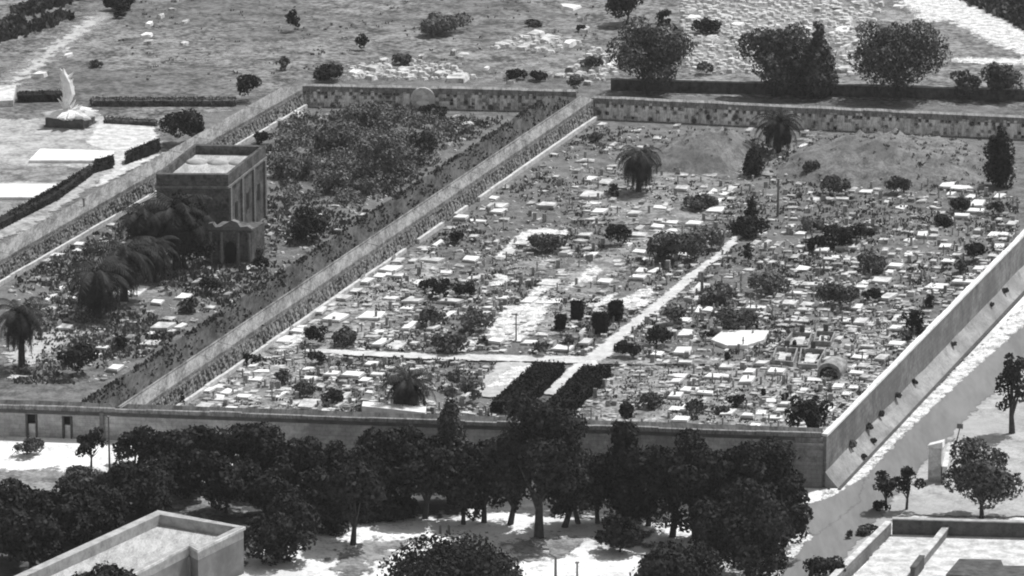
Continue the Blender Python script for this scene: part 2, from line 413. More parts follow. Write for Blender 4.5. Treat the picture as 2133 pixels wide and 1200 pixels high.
# round white blemish, built as a raised disc on the left run
pc = G(880, 203, 1.9); d, n, L = frame(G(630, 178, ZT), G(1200, 190, ZT)); n = n if n.y < 0 else -n
t = MB(); a0 = G(630, 178, ZT); q = off(a0, d, (Vector((pc.x, pc.y, 0))-Vector((a0.x, a0.y, 0))).dot(d))
ring = [(q + n*.5 + d*(1.9*math.cos(k*PI/9)) + Vector((0, 0, 1.6+1.75*math.sin(k*PI/9)))) for k in range(18)]
base = len(t.v); t.v += [tuple(p) for p in ring] + [tuple(p - n*.4) for p in ring]
t.f.append(list(range(18))); t.f.append(list(reversed(range(18, 36))))
for k in range(18): t.f.append([k, (k+1) % 18, 18+(k+1) % 18, 18+k])
o = part_local(t, 'blemish_disc', M['white'], bwL); o['label'] = 'round pale blemish on the pitted wall'
t = MB()
for (dx, z, r1, r2) in ((-.3, 2.7, .75, .4), (.35, 2.1, .5, .35), (.0, 1.1, 1.0, .42)):
    bb = len(t.v); cc = q + n*.52 + d*dx
    for s in (0, .12):
        for k in range(10):
            aa = k*2*PI/10; rr = 1+.15*math.sin(3*aa+dx*9)
            t.v.append(tuple(cc + n*s + d*(r1*rr*math.cos(aa)) + Vector((0, 0, z-.2+r2*rr*math.sin(aa)))))
    t.f.append([bb+10+k for k in range(10)])
    for k in range(10): t.f.append([bb+k, bb+(k+1) % 10, bb+10+(k+1) % 10, bb+10+k])
o = part_local(t, 'blemish_splash', M['white2'], bwL)  # brighter core of the white blemish

# front wall
root = empty('stone_wall', (FW0.x, FW0.y, 0)); tag(root, 'long front wall with shade line painted under its cornice, two doorways at its left end', 'wall', 'old ramparts round the burial ground')
FA = off(CORNER, fd, -150); FB = off(CORNER, fd, -.6); n = -fn_in; L = 149.4
t = MB(); k = 40
for i in range(k):
    s0 = off(FA, fd, L*i/k); s1 = off(FA, fd, L*(i+1)/k)
    t.flat([off(s0, n, -.3), off(s1, n, -.3), off(s1, n, -2.6), off(s0, n, -2.6)], ZT-.8, ZT-.04+.05*random.random())
part_local(t, 'walk', M['walkway'], root)
t = MB()
for i in range(k):
    s0 = off(FA, fd, L*i/k); s1 = off(FA, fd, L*(i+1)/k)
    t.flat([off(s0, n, .18), off(s1, n, .18), off(s1, n, -.28), off(s0, n, -.28)], ZT-.35, ZT+.06+.16*random.random())
part_local(t, 'cornice', M['coping'], root)
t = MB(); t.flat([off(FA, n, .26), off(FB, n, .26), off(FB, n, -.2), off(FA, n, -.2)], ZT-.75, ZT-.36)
part_local(t, 'cornice_shade_strip', M['cornice'], root)  # shade below the cornice, put in as a dark strip
# face with two doorways cut as recesses
def on_front(px): # x along the wall for a photo column
    p = G(px, 845+.0536*(px+60), ZT); return (Vector((p.x, p.y, 0))-Vector((FA.x, FA.y, 0))).dot(fd)
doors = [(on_front(49), on_front(74), 1.5, 2.3), (on_front(124), on_front(146), 1.3, 2.2)]
t = MB(); cur = 0
zb = -3.6
for (a, e, lo, hi) in doors:
    t.flat([off(FA, fd, cur), off(FA, fd, a), off(off(FA, fd, a), n, -.9), off(off(FA, fd, cur), n, -.9)], zb, ZT-.76)
    t.flat([off(FA, fd, a), off(FA, fd, e), off(off(FA, fd, e), n, -.9), off(off(FA, fd, a), n, -.9)], hi, ZT-.76)
    cur = e
t.flat([off(FA, fd, cur), off(FA, fd, L), off(off(FA, fd, L), n, -.9), off(off(FA, fd, cur), n, -.9)], zb, ZT-.76)
o = part_local(t, 'wall_face', M['plaster'], root)
for (a, e, lo, hi) in doors:
    t = MB(); t.flat([off(off(FA, fd, a), n, -.7), off(off(FA, fd, e), n, -.7), off(off(FA, fd, e), n, -.85), off(off(FA, fd, a), n, -.85)], zb, hi)
    dr = part_local(t, 'doorway', M['dark'], root)
    t = MB(); mm = (a+e)/2; ww = (e-a)*.28
    t.flat([off(off(FA, fd, mm-ww), n, -.25), off(off(FA, fd, mm+ww), n, -.25), off(off(FA, fd, mm+ww), n, -.6), off(off(FA, fd, mm-ww), n, -.6)], zb, 1.05)
    me = mesh_np('panel', [(p[0]-root.location[0], p[1]-root.location[1], p[2]) for p in t.v], t.f, M['ledge'])
    link('panel', me, dr)
    for sx in (a+.06, e-.26):
        t = MB(); t.flat([off(off(FA, fd, sx), n, .12), off(off(FA, fd, sx+.2), n, .12), off(off(FA, fd, sx+.2), n, -.1), off(off(FA, fd, sx), n, -.1)], zb, hi)
        part_local(t, 'door_jamb', M['cornice'], root)
t = MB(); a = on_front(203)
t.flat([off(off(FA, fd, a), n, .35), off(off(FA, fd, a+.5), n, .35), off(off(FA, fd, a+.5), n, -.1), off(off(FA, fd, a), n, -.1)], zb, ZT-.36)
part_local(t, 'buttress', M['plaster_dark'], root)
# corner block at the right end
t = MB(); t.flat([off(off(CORNER, fd, -3.6), n, .32), off(off(CORNER, fd, -.4), n, .32), off(off(CORNER, fd, -.4), n, -2.), off(off(CORNER, fd, -3.6), n, -2.)], -4, ZT-.38)
o = part_local(t, 'corner_block', M['plaster_dark'], root); o['label'] = 'dark stained end block of the front wall'
t = MB(); t.flat([off(off(CORNER, fd, -3.7), n, .42), off(off(CORNER, fd, -.3), n, .42), off(off(CORNER, fd, -.3), n, .02), off(off(CORNER, fd, -3.7), n, .02)], 1.9, 2.2)
part_local(t, 'string_course', M['plaster'], root)

# right wall
root = empty('boundary_wall', (CORNER.x, CORNER.y, -3.2)); tag(root, 'tall smooth right boundary wall with a white top beside the road', 'wall')
LR = 190; n = -rn_in; a, e = off(CORNER, n, 0), off(off(CORNER, rd, LR), n, 0)
t = MB(); t.flat([a, e, off(e, n, -.48), off(a, n, -.48)], -4, ZT-.25); part_local(t, 'wall_face', M['wallgrey'], root)
t = MB(); k = 60
for i in range(k):
    s0 = off(CORNER, rd, LR*i/k); s1 = off(CORNER, rd, LR*(i+1)/k); j = .05*random.random()
    t.flat([off(s0, n, .1), off(s1, n, .1), off(s1, n, -.5-j*2), off(s0, n, -.5-j*2)], ZT-.25, ZT+j)
part_local(t, 'coping', M['white2'], root)
# bank at its foot (a sloping apron)
def bank_pt(s, k, z): q = off(off(CORNER, rd, s), n, k); return Vector((q.x, q.y, z))
t = MB(); k = 50; vs = []; prof = [(0, -1.2), (.35, -1.75), (.8, -2.2), (1.2, -2.6), (1.6, -3.0)]
for i in range(k+1):
    s = -.3+(LR+.3)*i/k
    for kk, z in prof: vs.append(bank_pt(s, kk+random.gauss(0, .04)*(kk < 1.5 and kk > 0), z+random.gauss(0, .06)*(kk < 1.5)))
m_ = len(prof); fs = [[i*m_+j, (i+1)*m_+j, (i+1)*m_+j+1, i*m_+j+1] for i in range(k) for j in range(m_-1)]
b0 = len(vs); vs += [bank_pt(-.3, kk, -3.6) for kk, z in prof]
fs += [[j+1, j, b0+j, b0+j+1] for j in range(m_-1)]
c0 = len(vs); vs += [bank_pt(-.3+(LR+.3)*i/k, 1.6, -3.6) for i in range(k+1)]
fs += [[i*m_+m_-1, (i+1)*m_+m_-1, c0+i+1, c0+i] for i in range(k)]
bank_v, bank_f = list(vs), list(fs)
tag(link('grassy_bank', mesh_np('grassy_bank', vs, fs, M['bank'])), None, None, kind='structure')
t = MB(); t.flat([bank_pt(-.8, 1.62, 0), bank_pt(LR, 1.62, 0), bank_pt(LR, 2.0, 0), bank_pt(-.8, 2.0, 0)], -3.5, -2.9)
tag(t.build('drain_shade_strip', M['cornice']), None, None, kind='structure')  # drain line with its shadow put into the dark colour

# ------------------------------------------------------------------ ground patches
def cr(ox, oy, s, pts): return [(ox+x/s, oy+y/s) for x, y in pts]
# far fields behind
patch('field', [(-400, 560), (-400, -700), (2600, -700), (2600, 245), (1240, 188), (1210, 168), (640, 160)], M['field'], jit=1, step=20)
patch('dirt_track', [(-60, 215), (12, 150), (120, 75), (195, 20), (240, 18), (250, 40), (160, 90), (60, 165), (-60, 250)], M['midgrass'], jit=1.2, step=3)
patch('dirt_track', [(20, 170), (100, 100), (190, 35), (215, 38), (120, 110), (30, 180)], M['path'], jit=1.0, step=2.5)
patch('bare_ground', [(420, 120), (560, 88), (680, 80), (700, 86), (560, 100), (440, 130)], M['midgrass'], jit=1.4, step=4)
patch('bare_ground', [(980, 170), (1080, 130), (1180, 105), (1260, 100), (1240, 125), (1120, 140), (1000, 178)], M['midgrass'], jit=1.4, step=4)
patch('rubble_ground', cr(711, 0, 3, [(930, 270), (1150, 210), (1350, 220), (1480, 280), (1350, 310), (1150, 320), (1000, 310)]), M['soil'], jit=1.4, step=3)
patch('rubble_ground', cr(711, 0, 3, [(30, 490), (60, 430), (250, 400), (480, 430), (460, 480), (250, 495)]), M['soil'], jit=1.4, step=3)
patch('white_road', [(1868, -4), (1935, -8), (2010, -4), (2125, 60), (2260, 120), (2260, 190), (2121, 112), (2060, 88), (1975, 42), (1915, 50), (1890, 38), (1890, 18)], M['rubble_ground'], jit=.8, step=5)
patch('bare_ground', [(1800, 22), (1890, 20), (1930, 50), (1870, 55), (1815, 40)], M['soil'], jit=1.2, step=4)
patch('path', [(1980, 120), (2260, 126), (2260, 138), (2050, 134), (1985, 128)], M['rubble_ground'], jit=.6, step=4)
patch('rubble_ground', [(1415, 60), (1500, 5), (1700, 0), (1830, 10), (1800, 60), (1780, 155), (1740, 160), (1730, 80), (1560, 60), (1540, 150), (1440, 150)], M['soil'], jit=1.5, step=4)
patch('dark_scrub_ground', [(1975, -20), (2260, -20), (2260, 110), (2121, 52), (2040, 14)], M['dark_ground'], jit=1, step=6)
patch('dark_scrub_ground', [(-60, -20), (200, -20), (150, 28), (90, 55), (0, 110), (-60, 130)], M['field'], jit=1.5, step=5)
# memorial ground, far left
patch('memorial_ground', [(-60, 245), (60, 250), (190, 236), (325, 262), (335, 305), (200, 385), (60, 480), (-60, 520)], M['memorial'], jit=.5, step=4)
patch('paving', [(205, 250), (322, 266), (328, 300), (262, 332), (262, 345), (300, 330), (345, 318), (200, 392), (208, 372), (236, 358), (238, 318), (180, 300)], M['white'], jit=.25, step=3)
patch('lawn', [(12, 345), (190, 350), (120, 380), (-60, 378), (-60, 345)], M['midgrass'], jit=.4, step=3)
patch('lawn', [(-60, 418), (105, 418), (12, 470), (-60, 505)], M['midgrass'], jit=.4, step=3)
# left compartment
patch('weedy_ground', [(12, 715), (130, 660), (270, 560), (330, 560), (350, 610), (160, 720), (20, 790)], M['soil'], jit=1.0, step=3)
patch('weedy_ground', [(20, 720), (95, 690), (180, 690), (60, 760), (12, 775)], M['path'], jit=.9, step=3)
# right burial ground
patch('weedy_ground', [(1215, 912), (1262, 775), (1400, 765), (1645, 768), (1700, 720), (1860, 655), (1890, 700), (1730, 880), (1650, 925)], M['soil'], jit=1.2, step=3)
patch('weedy_ground', [(400, 838), (560, 725), (610, 690), (690, 640), (880, 520), (930, 560), (800, 690), (600, 800), (740, 850), (420, 858)], M['soil'], jit=1.4, step=3)
patch('weedy_ground', [(1210, 400), (1290, 350), (1480, 365), (1540, 400), (1480, 470), (1270, 470), (1215, 440)], M['midgrass'], jit=1.4, step=3)
C2 = (800, 400, 4.266); C7 = (1100, 440, 3.75)
bright = [
 cr(*C2, [(960, 605), (1140, 440), (1280, 340), (1400, 330), (1660, 350), (1640, 390), (1400, 375), (1300, 410), (1270, 480), (1150, 490), (1160, 540), (1100, 590)]),
 cr(*C2, [(920, 850), (1000, 740), (1150, 770), (1040, 840)]),
 cr(*C2, [(1590, 890), (1740, 740), (1890, 660), (1950, 700), (1850, 800), (1780, 830), (1700, 820), (1620, 890)]),
 cr(*C2, [(1230, 970), (1420, 790), (1600, 800), (1500, 880), (1400, 900), (1330, 990)]),
 [(1002, 700), (1056, 640), (1100, 634), (1142, 616), (1150, 640), (1132, 668), (1104, 696), (1092, 712), (1025, 712)],
 [(952, 732), (978, 708), (1000, 714), (992, 735)],
 cr(*C7, [(500, 760), (600, 670), (700, 630), (640, 720), (520, 800)]),
 cr(*C7, [(740, 700), (870, 620), (970, 600), (960, 720), (850, 780), (740, 760)]),
 [(575, 738), (610, 697), (640, 700), (620, 722)],
]
patch('bare_ground', cr(*C2, [(1080, 720), (1180, 600), (1400, 580), (1500, 600), (1380, 740), (1250, 760)]), M['soil'], jit=.8, step=2)
patch('bare_ground', [(1040, 700), (1190, 560), (1350, 480), (1400, 480), (1250, 610), (1150, 700)], M['soil'], jit=1.0, step=2)
for p in bright: patch('bare_bright_ground', p, M['rubble_ground'], jit=.35, step=1.5)
patch('pale_court', [(978, 828), (1035, 758), (1125, 757), (1070, 832)], M['path'], jit=.3, step=2)
patch('pale_court', [(1010, 812), (1058, 768), (1112, 764), (1078, 806)], M['rubble_ground'], jit=.3, step=2)
patch('gravel_path', [(1130, 825), (1190, 765), (1225, 742), (1270, 706), (1330, 660), (1400, 602), (1440, 568), (1490, 535), (1526, 495),
                      (1546, 495), (1508, 535), (1468, 565), (1428, 602), (1358, 660), (1300, 706), (1275, 742), (1240, 768), (1200, 806), (1184, 825)], M['gravel'], jit=.18, step=2)
patch('gravel_path', [(655, 729), (760, 735), (900, 740), (1228, 746), (1215, 760), (900, 751), (760, 745), (655, 737)], M['gravel'], jit=.15, step=2)
patch('gravel_path', [(1262, 748), (1450, 752), (1640, 762), (1640, 768), (1450, 762), (1245, 762)], M['soil'], jit=.25, step=2)
patch('stony_track', [(1585, 366), (1640, 320), (1690, 278), (1710, 274), (1690, 300), (1640, 340), (1610, 368)], M['soil'], jit=.5, step=1.5)
# outside the front wall
patch('grass', [(-60, 984), (120, 978), (300, 988), (380, 1000), (540, 1010), (560, 1060), (420, 1090), (300, 1070), (-60, 1120)], M['midgrass'], 'outer', jit=.8, step=3)
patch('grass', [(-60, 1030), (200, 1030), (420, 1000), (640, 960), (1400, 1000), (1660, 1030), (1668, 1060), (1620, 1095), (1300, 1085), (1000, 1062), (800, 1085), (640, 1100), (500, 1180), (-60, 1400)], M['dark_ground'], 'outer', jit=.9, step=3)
patch('grass', [(330, 1050), (380, 1015), (520, 1025), (500, 1075), (420, 1080)], M['midgrass'], 'outer', jit=.8, step=3)
patch('grass', [(690, 1165), (760, 1128), (880, 1122), (800, 1160), (720, 1230)], M['midgrass'], 'outer', jit=.8, step=2)
patch('grass', [(1060, 1135), (1150, 1118), (1210, 1125), (1180, 1155), (1080, 1170)], M['midgrass'], 'outer', jit=.8, step=2)
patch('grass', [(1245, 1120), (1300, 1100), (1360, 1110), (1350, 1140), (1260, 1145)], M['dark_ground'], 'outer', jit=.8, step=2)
# road
patch('verge', [(1540, 1260), (1668, 1085), (1722, 1040), (1725, 1022), (2121, 655), (2300, 490), (2500, 520), (2300, 760), (2180, 1080), (1870, 1075), (1700, 1260)], M['verge'], 'outer', jit=.3, step=3)
patch('road_margin', [(1560, 1260), (1668, 1085), (1722, 1040), (1725, 1022), (2121, 655), (2300, 490), (2330, 500), (2121, 690), (1860, 930), (1740, 1060), (1620, 1260)], M['rubble_ground'], 'outer', jit=.15)
patch('road', [(1590, 1260), (1650, 1175), (1712, 1100), (1795, 1010), (1880, 915), (2000, 800), (2121, 694), (2300, 540), (2400, 540), (2200, 700), (2035, 850), (1930, 960), (1850, 1050), (1770, 1150), (1700, 1260)], M['road'], 'outer', jit=.12, step=3)
patch('road', [(1668, 1060), (1725, 1042), (1800, 1000), (1790, 1050), (1700, 1120), (1660, 1100)], M['road'], 'outer', jit=.15, step=3)
patch('courtyard', [(1860, 1112), (2300, 1118), (2400, 1300), (1700, 1300)], M['white'], 'outer', jit=.1, step=4)

# ------------------------------------------------------------------ foliage
def leaf_cloud(lobes, n, size, up=.25, seed=0):
    """lobes: list of (cx,cy,cz, rx,ry,rz); returns verts, faces of leaf-sized cards on ragged lobes"""
    rng = np.random.default_rng(seed)
    L = np.array(lobes); wt = (L[:, 3]*L[:, 4]+L[:, 3]*L[:, 5]+L[:, 4]*L[:, 5]); wt = wt/wt.sum()
    idx = rng.choice(len(L), n, p=wt)
    d = rng.normal(size=(n, 3)); d[:, 2] = d[:, 2]+up; d /= np.linalg.norm(d, axis=1)[:, None]
    rad = .72 + .33*rng.random(n)**.6 + (rng.random(n) < .08)*.18
    c = L[idx, :3] + d*L[idx, 3:]*rad[:, None]
    nrm = d + rng.normal(size=(n, 3))*.55; nrm /= np.linalg.norm(nrm, axis=1)[:, None]
    a = np.cross(nrm, rng.normal(size=(n, 3))); a /= np.linalg.norm(a, axis=1)[:, None]
    b_ = np.cross(nrm, a)
    s = size*(.5+rng.random(n))[:, None]; q = s*(.35+.5*rng.random(n))[:, None]
    v = np.stack([c-a*s*.5, c-b_*q*.5, c+a*s*.5, c+b_*q*.5], axis=1).reshape(-1, 3)
    v[:, 2] = np.maximum(v[:, 2], .01)
    return v, np.arange(4*n).reshape(n, 4)
def lobes_for(kind, r, z0, z1, k, rng):
    out = []; h = z1-z0
    if kind == 'block':
        return [(0, 0, (z0+z1)/2, r, r, h/2)]
    for i in range(k):
        if kind in ('round', 'wide'):
            d = rng.normal(size=3); d /= np.linalg.norm(d); q = .25+.6*rng.random()
            c = (d[0]*r*q*1.05, d[1]*r*q*1.05, z0+h/2+d[2]*h/2*q); e = r*(.17+.27*rng.random()); ez = min(e*.85, h*.3)
        elif kind == 'dome':
            t = rng.random()*2*PI; q = rng.random()**.5*.72; zz = z0+h*(.25+.45*math.sqrt(1-q*q)*rng.random()**.5)
            c = (r*q*math.cos(t), r*q*math.sin(t), zz); e = r*(.25+.15*rng.random()); ez = min(e*.9, h*.33)
        elif kind in ('cone', 'column'):
            f = rng.random()**(1.3 if kind == 'cone' else 1); t = rng.random()*2*PI
            rr = r*((1-f)**.6 if kind == 'cone' else (1-f**3)*.9); q = .55*rng.random()
            c = (rr*q*math.cos(t), rr*q*math.sin(t), z0+h*(.1+.82*f)); e = max(rr*(.45+.15*rng.random()), r*.14); ez = e*1.1
            if c[2]+ez > z1: ez = max(.1, z1-c[2])
        out.append((c[0], c[1], c[2], e, e, ez))
    return out
def limbs(mb, r, h, ztrunk, rad, rng, n=5):
    lean = rng.normal(size=2)*.04*h
    pts = [Vector((0, 0, -.2)), Vector((lean[0]*.3, lean[1]*.3, ztrunk*.5)), Vector((lean[0]*.6, lean[1]*.6, ztrunk)), Vector((lean[0], lean[1], h*.8))]
    mb.tube(pts, [rad*1.2, rad, rad*.8, rad*.2])
    for i in range(n):
        t = i*2*PI/n + rng.random(); z = ztrunk*(.75+.35*rng.random())
        s = Vector((lean[0]*.5, lean[1]*.5, z)); e = Vector((math.cos(t)*r*.6, math.sin(t)*r*.6, z+(h-z)*(.35+.3*rng.random())))
        mb.tube([s, s.lerp(e, .5)+Vector((0, 0, -.05*h*.3)), e], [rad*.55, rad*.38, rad*.12], 5)
TREECOUNT = 0
FT = 'trees in the row before the front wall'
def tree(x, yb, w, yt, ybot, label, kind='round', m='leaf', name='broadleaf_tree', cat='tree', group=None, where='in', dens=1.0, leaf=.46, k=34):
    global TREECOUNT; TREECOUNT += 1; seed = 100+TREECOUNT; rng = np.random.default_rng(seed)
    if group == FT: w *= (1.14 if x > 480 else 1.0); yt -= (4 if kind == 'dome' or x < 480 or 560 < x < 720 else 20); ybot += (yb-ybot)*.35
    P = G(x, yb, 0) if where == 'in' else GO(x, yb)
    s = scale_at(P); c = .966
    h = (yb-yt)/(s*c); z0 = max(.15, (yb-ybot)/(s*c)); r = w/2/s
    root = empty(name, P); tag(root, label, cat, group)
    L = lobes_for(kind, r, z0, h, k, rng)
    area = sum(4*PI*((l[3]*l[4])+(l[3]*l[5])+(l[4]*l[5]))/3 for l in L)
    n = int(min(14000, max(250, dens*area*1.1/(leaf*leaf*.45))))
    v, f = leaf_cloud(L, n, leaf, seed=seed)
    link('crown', mesh_np('crown', v, f, M[m]), root)
    mb = MB(); limbs(mb, r*.9, h, max(z0*1.15, h*.2), max(.12, h*.028), rng)
    link('trunk', mesh_np('trunk', mb.v, mb.f, M['bark']), root)
    return root
def bush(x, yb, w, yt, label, kind='dome', m='leaf', name='bush', cat='bush', group='bushes among the graves', where='in', leaf=.4, dens=1.0, k=12):
    global TREECOUNT; TREECOUNT += 1; seed = 100+TREECOUNT; rng = np.random.default_rng(seed)
    P = G(x, yb, 0) if where == 'in' else GO(x, yb)
    s = scale_at(P); h = max(.5, (yb-yt)/(s*.966)); r = w/2/s
    L = lobes_for(kind, r, 0, h, k, rng)
    area = sum(4*PI*((l[3]*l[4])+(l[3]*l[5])+(l[4]*l[5]))/3 for l in L)
    n = int(min(7000, max(140, dens*area*1.1/(leaf*leaf*.45))))
    v, f = leaf_cloud(L, n, leaf, seed=seed)
    o = link(name, mesh_np(name, v, f, M[m]), None, P); tag(o, label, cat, group); return o
def palm(x, yb, w, yc, label, droop=1.0, nfr=44, m='palmleaf'):
    """yc: photo row of the crown's centre"""
    global TREECOUNT; TREECOUNT += 1; rng = np.random.default_rng(100+TREECOUNT)
    P = G(x, yb, 0); s = scale_at(P); hc = (yb-yc)/(s*.966); r = w/2/s
    root = empty('palm_tree', P); tag(root, label, 'palm tree', 'palms in the burial grounds')
    V_, F_ = [], []
    for i in range(nfr):
        t = i*2.39996 + rng.random()*.3; e0 = (1.25-2.0*(i/nfr))+rng.normal()*.08   # start elevation from upright to hanging
        Lf = r*(1.05+.35*rng.random()); p = np.array([0, 0, hc]); ang = e0; d = np.array([math.cos(t), math.sin(t), 0])
        side = np.array([-math.sin(t), math.cos(t), 0]); ns = 9; seg = Lf/ns
        for j in range(ns):
            dirv = d*math.cos(ang)+np.array([0, 0, 1])*math.sin(ang)
            q = p+dirv*seg
            wid = r*.21*math.sin(PI*(j+.7)/(ns+.6)); 
            if q[2] < .1: break
            for sg in (-1, 1):
                for half in (0, .5):
                    a0 = p+dirv*seg*half; a1 = p+dirv*seg*(half+.42)
                    tip = a0+side*sg*wid+dirv*seg*.7-np.array([0, 0, 1])*wid*.55
                    k0 = len(V_); V_ += [a0, a1, tip+dirv*seg*.12, tip]; F_.append([k0, k0+1, k0+2, k0+3])
            k0 = len(V_); u = np.cross(dirv, side)*.05
            V_ += [p-side*.06, p+side*.06, q+side*.05, q-side*.05]; F_.append([k0, k0+1, k0+2, k0+3])
            p = q; ang -= (.20+.05*rng.random())*droop
            if ang < -1.5: ang = -1.5
    Lc = [(rng.normal()*r*.12, rng.normal()*r*.12, hc-r*(.05+.25*q), r*.3, r*.3, r*.28) for q in range(3)]
    vc, fc = leaf_cloud(Lc, 900, .4, seed=TREECOUNT); nb = len(V_); V_ = V_+list(vc); F_ = F_+[list(f+nb) for f in fc]
    link('fronds', mesh_np('fronds', np.array(V_), np.array(F_), M[m]), root)
    mb = MB(); rt = max(.28, r*.10)
    mb.tube([Vector((0, 0, -.2)), Vector((.05, .03, hc*.5)), Vector((0, 0, hc*.93)), Vector((0, 0, hc+.25))], [rt*1.25, rt, rt*1.15, rt*.5], 9)
    link('trunk', mesh_np('trunk', mb.v, mb.f, M['bark']), root)
    return root

tree(190, 985, 78, 903, 942, 'small open tree with a bare trunk before the pale strip', leaf=.45, where='out', group=FT, k=14, m='leaf')
tree(280, 968, 90, 888, 945, 'small dark tree against the left part of the front wall', where='out', group=FT, k=16)
bush(62, 950, 72, 912, 'rounded bush below the left doorway of the front wall', where='out', m='leaf2', group=None)
bush(180, 1010, 120, 975, 'low weedy shrub at the foot of the small open tree', where='out', m='leaf2', group=None, k=16)
tree(345, 1005, 110, 893, 985, 'dark tree left of the widest leafy clump in the front row', where='out', group=FT)
tree(432, 1015, 130, 890, 1000, 'broad tree below the string of graves nearest the middle rampart', where='out', group=FT, m='leaf')
tree(530, 1020, 140, 880, 1000, 'broad dark tree with a rounded top just touching the cornice line', where='out', group=FT)
tree(650, 1055, 105, 908, 1035, 'upright dark tree left of a gap showing the pale wall', where='out', group=FT)
tree(735, 1135, 120, 950, 1085, 'tree with a thin bare trunk standing on the white yard', where='out', group=FT)
tree(805, 1060, 130, 885, 1040, 'wide dark tree under the long whitewashed slab', where='out', group=FT)
tree(885, 1080, 120, 900, 1060, 'dark tree just left of the grey rounded conifer', where='out', group=FT)
tree(940, 1050, 122, 815, 1010, 'dull grey tree with a smooth conical top', 'cone', 'leaf2', name='conifer_tree', where='out', group=FT, k=40)
tree(1008, 1088, 100, 915, 1060, 'dark tree squeezed between the conical tree and the tallest tree', where='out', group=FT)
tree(1122, 1120, 185, 815, 1080, 'tallest dark tree with a forked bare trunk on the yard', where='out', group=FT, k=46, name='pine_tree')
tree(1205, 1090, 90, 935, 1070, 'shorter tree at the right shoulder of the tallest tree', where='out', group=FT, m='leaf2')
tree(1302, 1092, 130, 835, 1065, 'pointed dark tree right of the tallest tree', 'cone', where='out', group=FT, k=44)
tree(1400, 1118, 140, 905, 1085, 'leafy tree right of the pointed tree', where='out', group=FT, k=30)
bush(1425, 1010, 44, 890, 'small round dark crown rising above the front wall', 'round', where='out', group=None)
tree(1500, 1130, 150, 925, 1100, 'broad tree in the right half of the front row', where='out', group=FT, k=34)
tree(1598, 1125, 150, 925, 1100, 'broad tree at the right end of the front row', where='out', group=FT, k=34)
tree(1560, 1215, 210, 1030, 1200, 'large spreading tree overhanging the road edge, front right', where='out', group=FT, k=36)
tree(1405, 1260, 190, 1128, 1250, 'low spreading tree cut by the bottom edge, right of centre', 'dome', where='out', group=FT, k=30)
tree(940, 1300, 300, 1122, 1290, 'huge domed crown cut by the bottom edge of the yard', 'dome', where='out', group=FT, k=50)
tree(580, 1172, 150, 1042, 1165, 'dense round tree right of the flat roofed house', where='out', group=FT, k=30)
tree(668, 1105, 110, 985, 1090, 'dark tree above the dense round tree beside the house', where='out', group=FT)
tree(470, 1070, 130, 960, 1040, 'dark tree behind the far roof corner of the house', where='out', group=FT)
tree(60, 1120, 160, 1005, 1110, 'dark round tree at the left edge above the house roof', where='out', group=FT, k=30)
tree(165, 1130, 170, 1005, 1120, 'dark tree second from the left edge above the house roof', where='out', group=FT, k=30)
tree(285, 1075, 170, 955, 1065, 'dark tree below the pale strip, above the house roof', where='out', group=FT, k=30)
tree(385, 1040, 150, 925, 1025, 'dark tree right of the pale strip before the front wall', where='out', group=FT, k=30)
tree(62, 1195, 150, 1062, 1180, 'large dark tree left of the house, lowest on the left edge', where='out', group=FT, k=34)
tree(212, 1345, 200, 1158, 1335, 'dark domed tree standing in front of the house roof', 'dome', where='out', group=FT, k=34)
tree(20, 1170, 120, 1050, 1160, 'dark tree cut by the left edge of the view', where='out', group=FT)
for (x, y, w_, yt, lb) in [(385, 985, 100, 893, 'dark tree close against the front wall, behind the left tree group'), (590, 1030, 120, 897, 'dark tree between two rounded crowns left of the pale wall gap'),
    (700, 1050, 100, 905, 'dark tree just right of the pale wall gap'), (762, 1075, 110, 930, 'dark tree above the thin trunked yard tree'), (850, 1050, 120, 893, 'dark tree under the right end of the long whitewashed tomb'),
    (965, 1092, 110, 955, 'low dark tree at the foot of the conical grey tree'), (1062, 1092, 110, 900, 'dark tree against the left flank of the tallest tree'), (1175, 1098, 110, 905, 'dark tree against the right flank of the tallest tree'),
    (1245, 1090, 100, 940, 'dark tree between the tallest tree and the pointed tree'), (1350, 1095, 130, 925, 'dark tree against the right flank of the pointed tree'), (1448, 1118, 120, 912, 'dark tree left of the broad pair in the front row'),
    (1550, 1128, 120, 940, 'dark tree wedged between the broad pair in the front row'), (1632, 1105, 84, 935, 'small dark tree beside the stained end block'), (1630, 1165, 110, 1010, 'dark tree leaning over the verge below the end block'),
    (1490, 1178, 130, 1050, 'low dark tree left of the large spreading roadside tree'), (1290, 1150, 90, 1095, 'low dark shrubby tree on the white yard, right of centre'), (560, 1075, 110, 985, 'dark tree above the round tree beside the house'),
    (215, 1118, 130, 1010, 'dark tree just above the rear edge of the house roof'), (330, 1095, 110, 1000, 'dark tree touching the rear corner of the house roof')]:
    tree(x, y, w_, yt, y-12, lb, where='out', group=FT, k=24)
bush(800, 1075, 150, 1035, 'low dark hedge like shrub along the yard below the trees', where='out', group=None, k=20)
bush(690, 1110, 90, 1085, 'low dark shrub at the upper left corner of the white yard', where='out', group=None)
tree(1846, 1066, 58, 968, 1040, 'left of the two slim trees beside the gate pillar', where='out', m='leaf', leaf=.42, k=16)
tree(1888, 1064, 66, 962, 1040, 'right of the two slim trees beside the gate pillar', where='out', m='leaf', leaf=.42, k=16)
tree(2045, 1080, 150, 918, 1062, 'spreading grey tree behind the dark garden wall', where='out', m='leaf2', k=28)
tree(2108, 905, 74, 690, 880, 'tall tree at the right edge beside the road', where='out', m='leaf', k=26)
bush(1765, 1124, 26, 1100, 'small round shrub on the road verge', where='out', group=None, k=6, leaf=.3)
bush(1812, 1116, 60, 1090, 'ragged shrub above the end of the slanting garden wall', where='out', group=None, m='leaf2', k=8, leaf=.3)
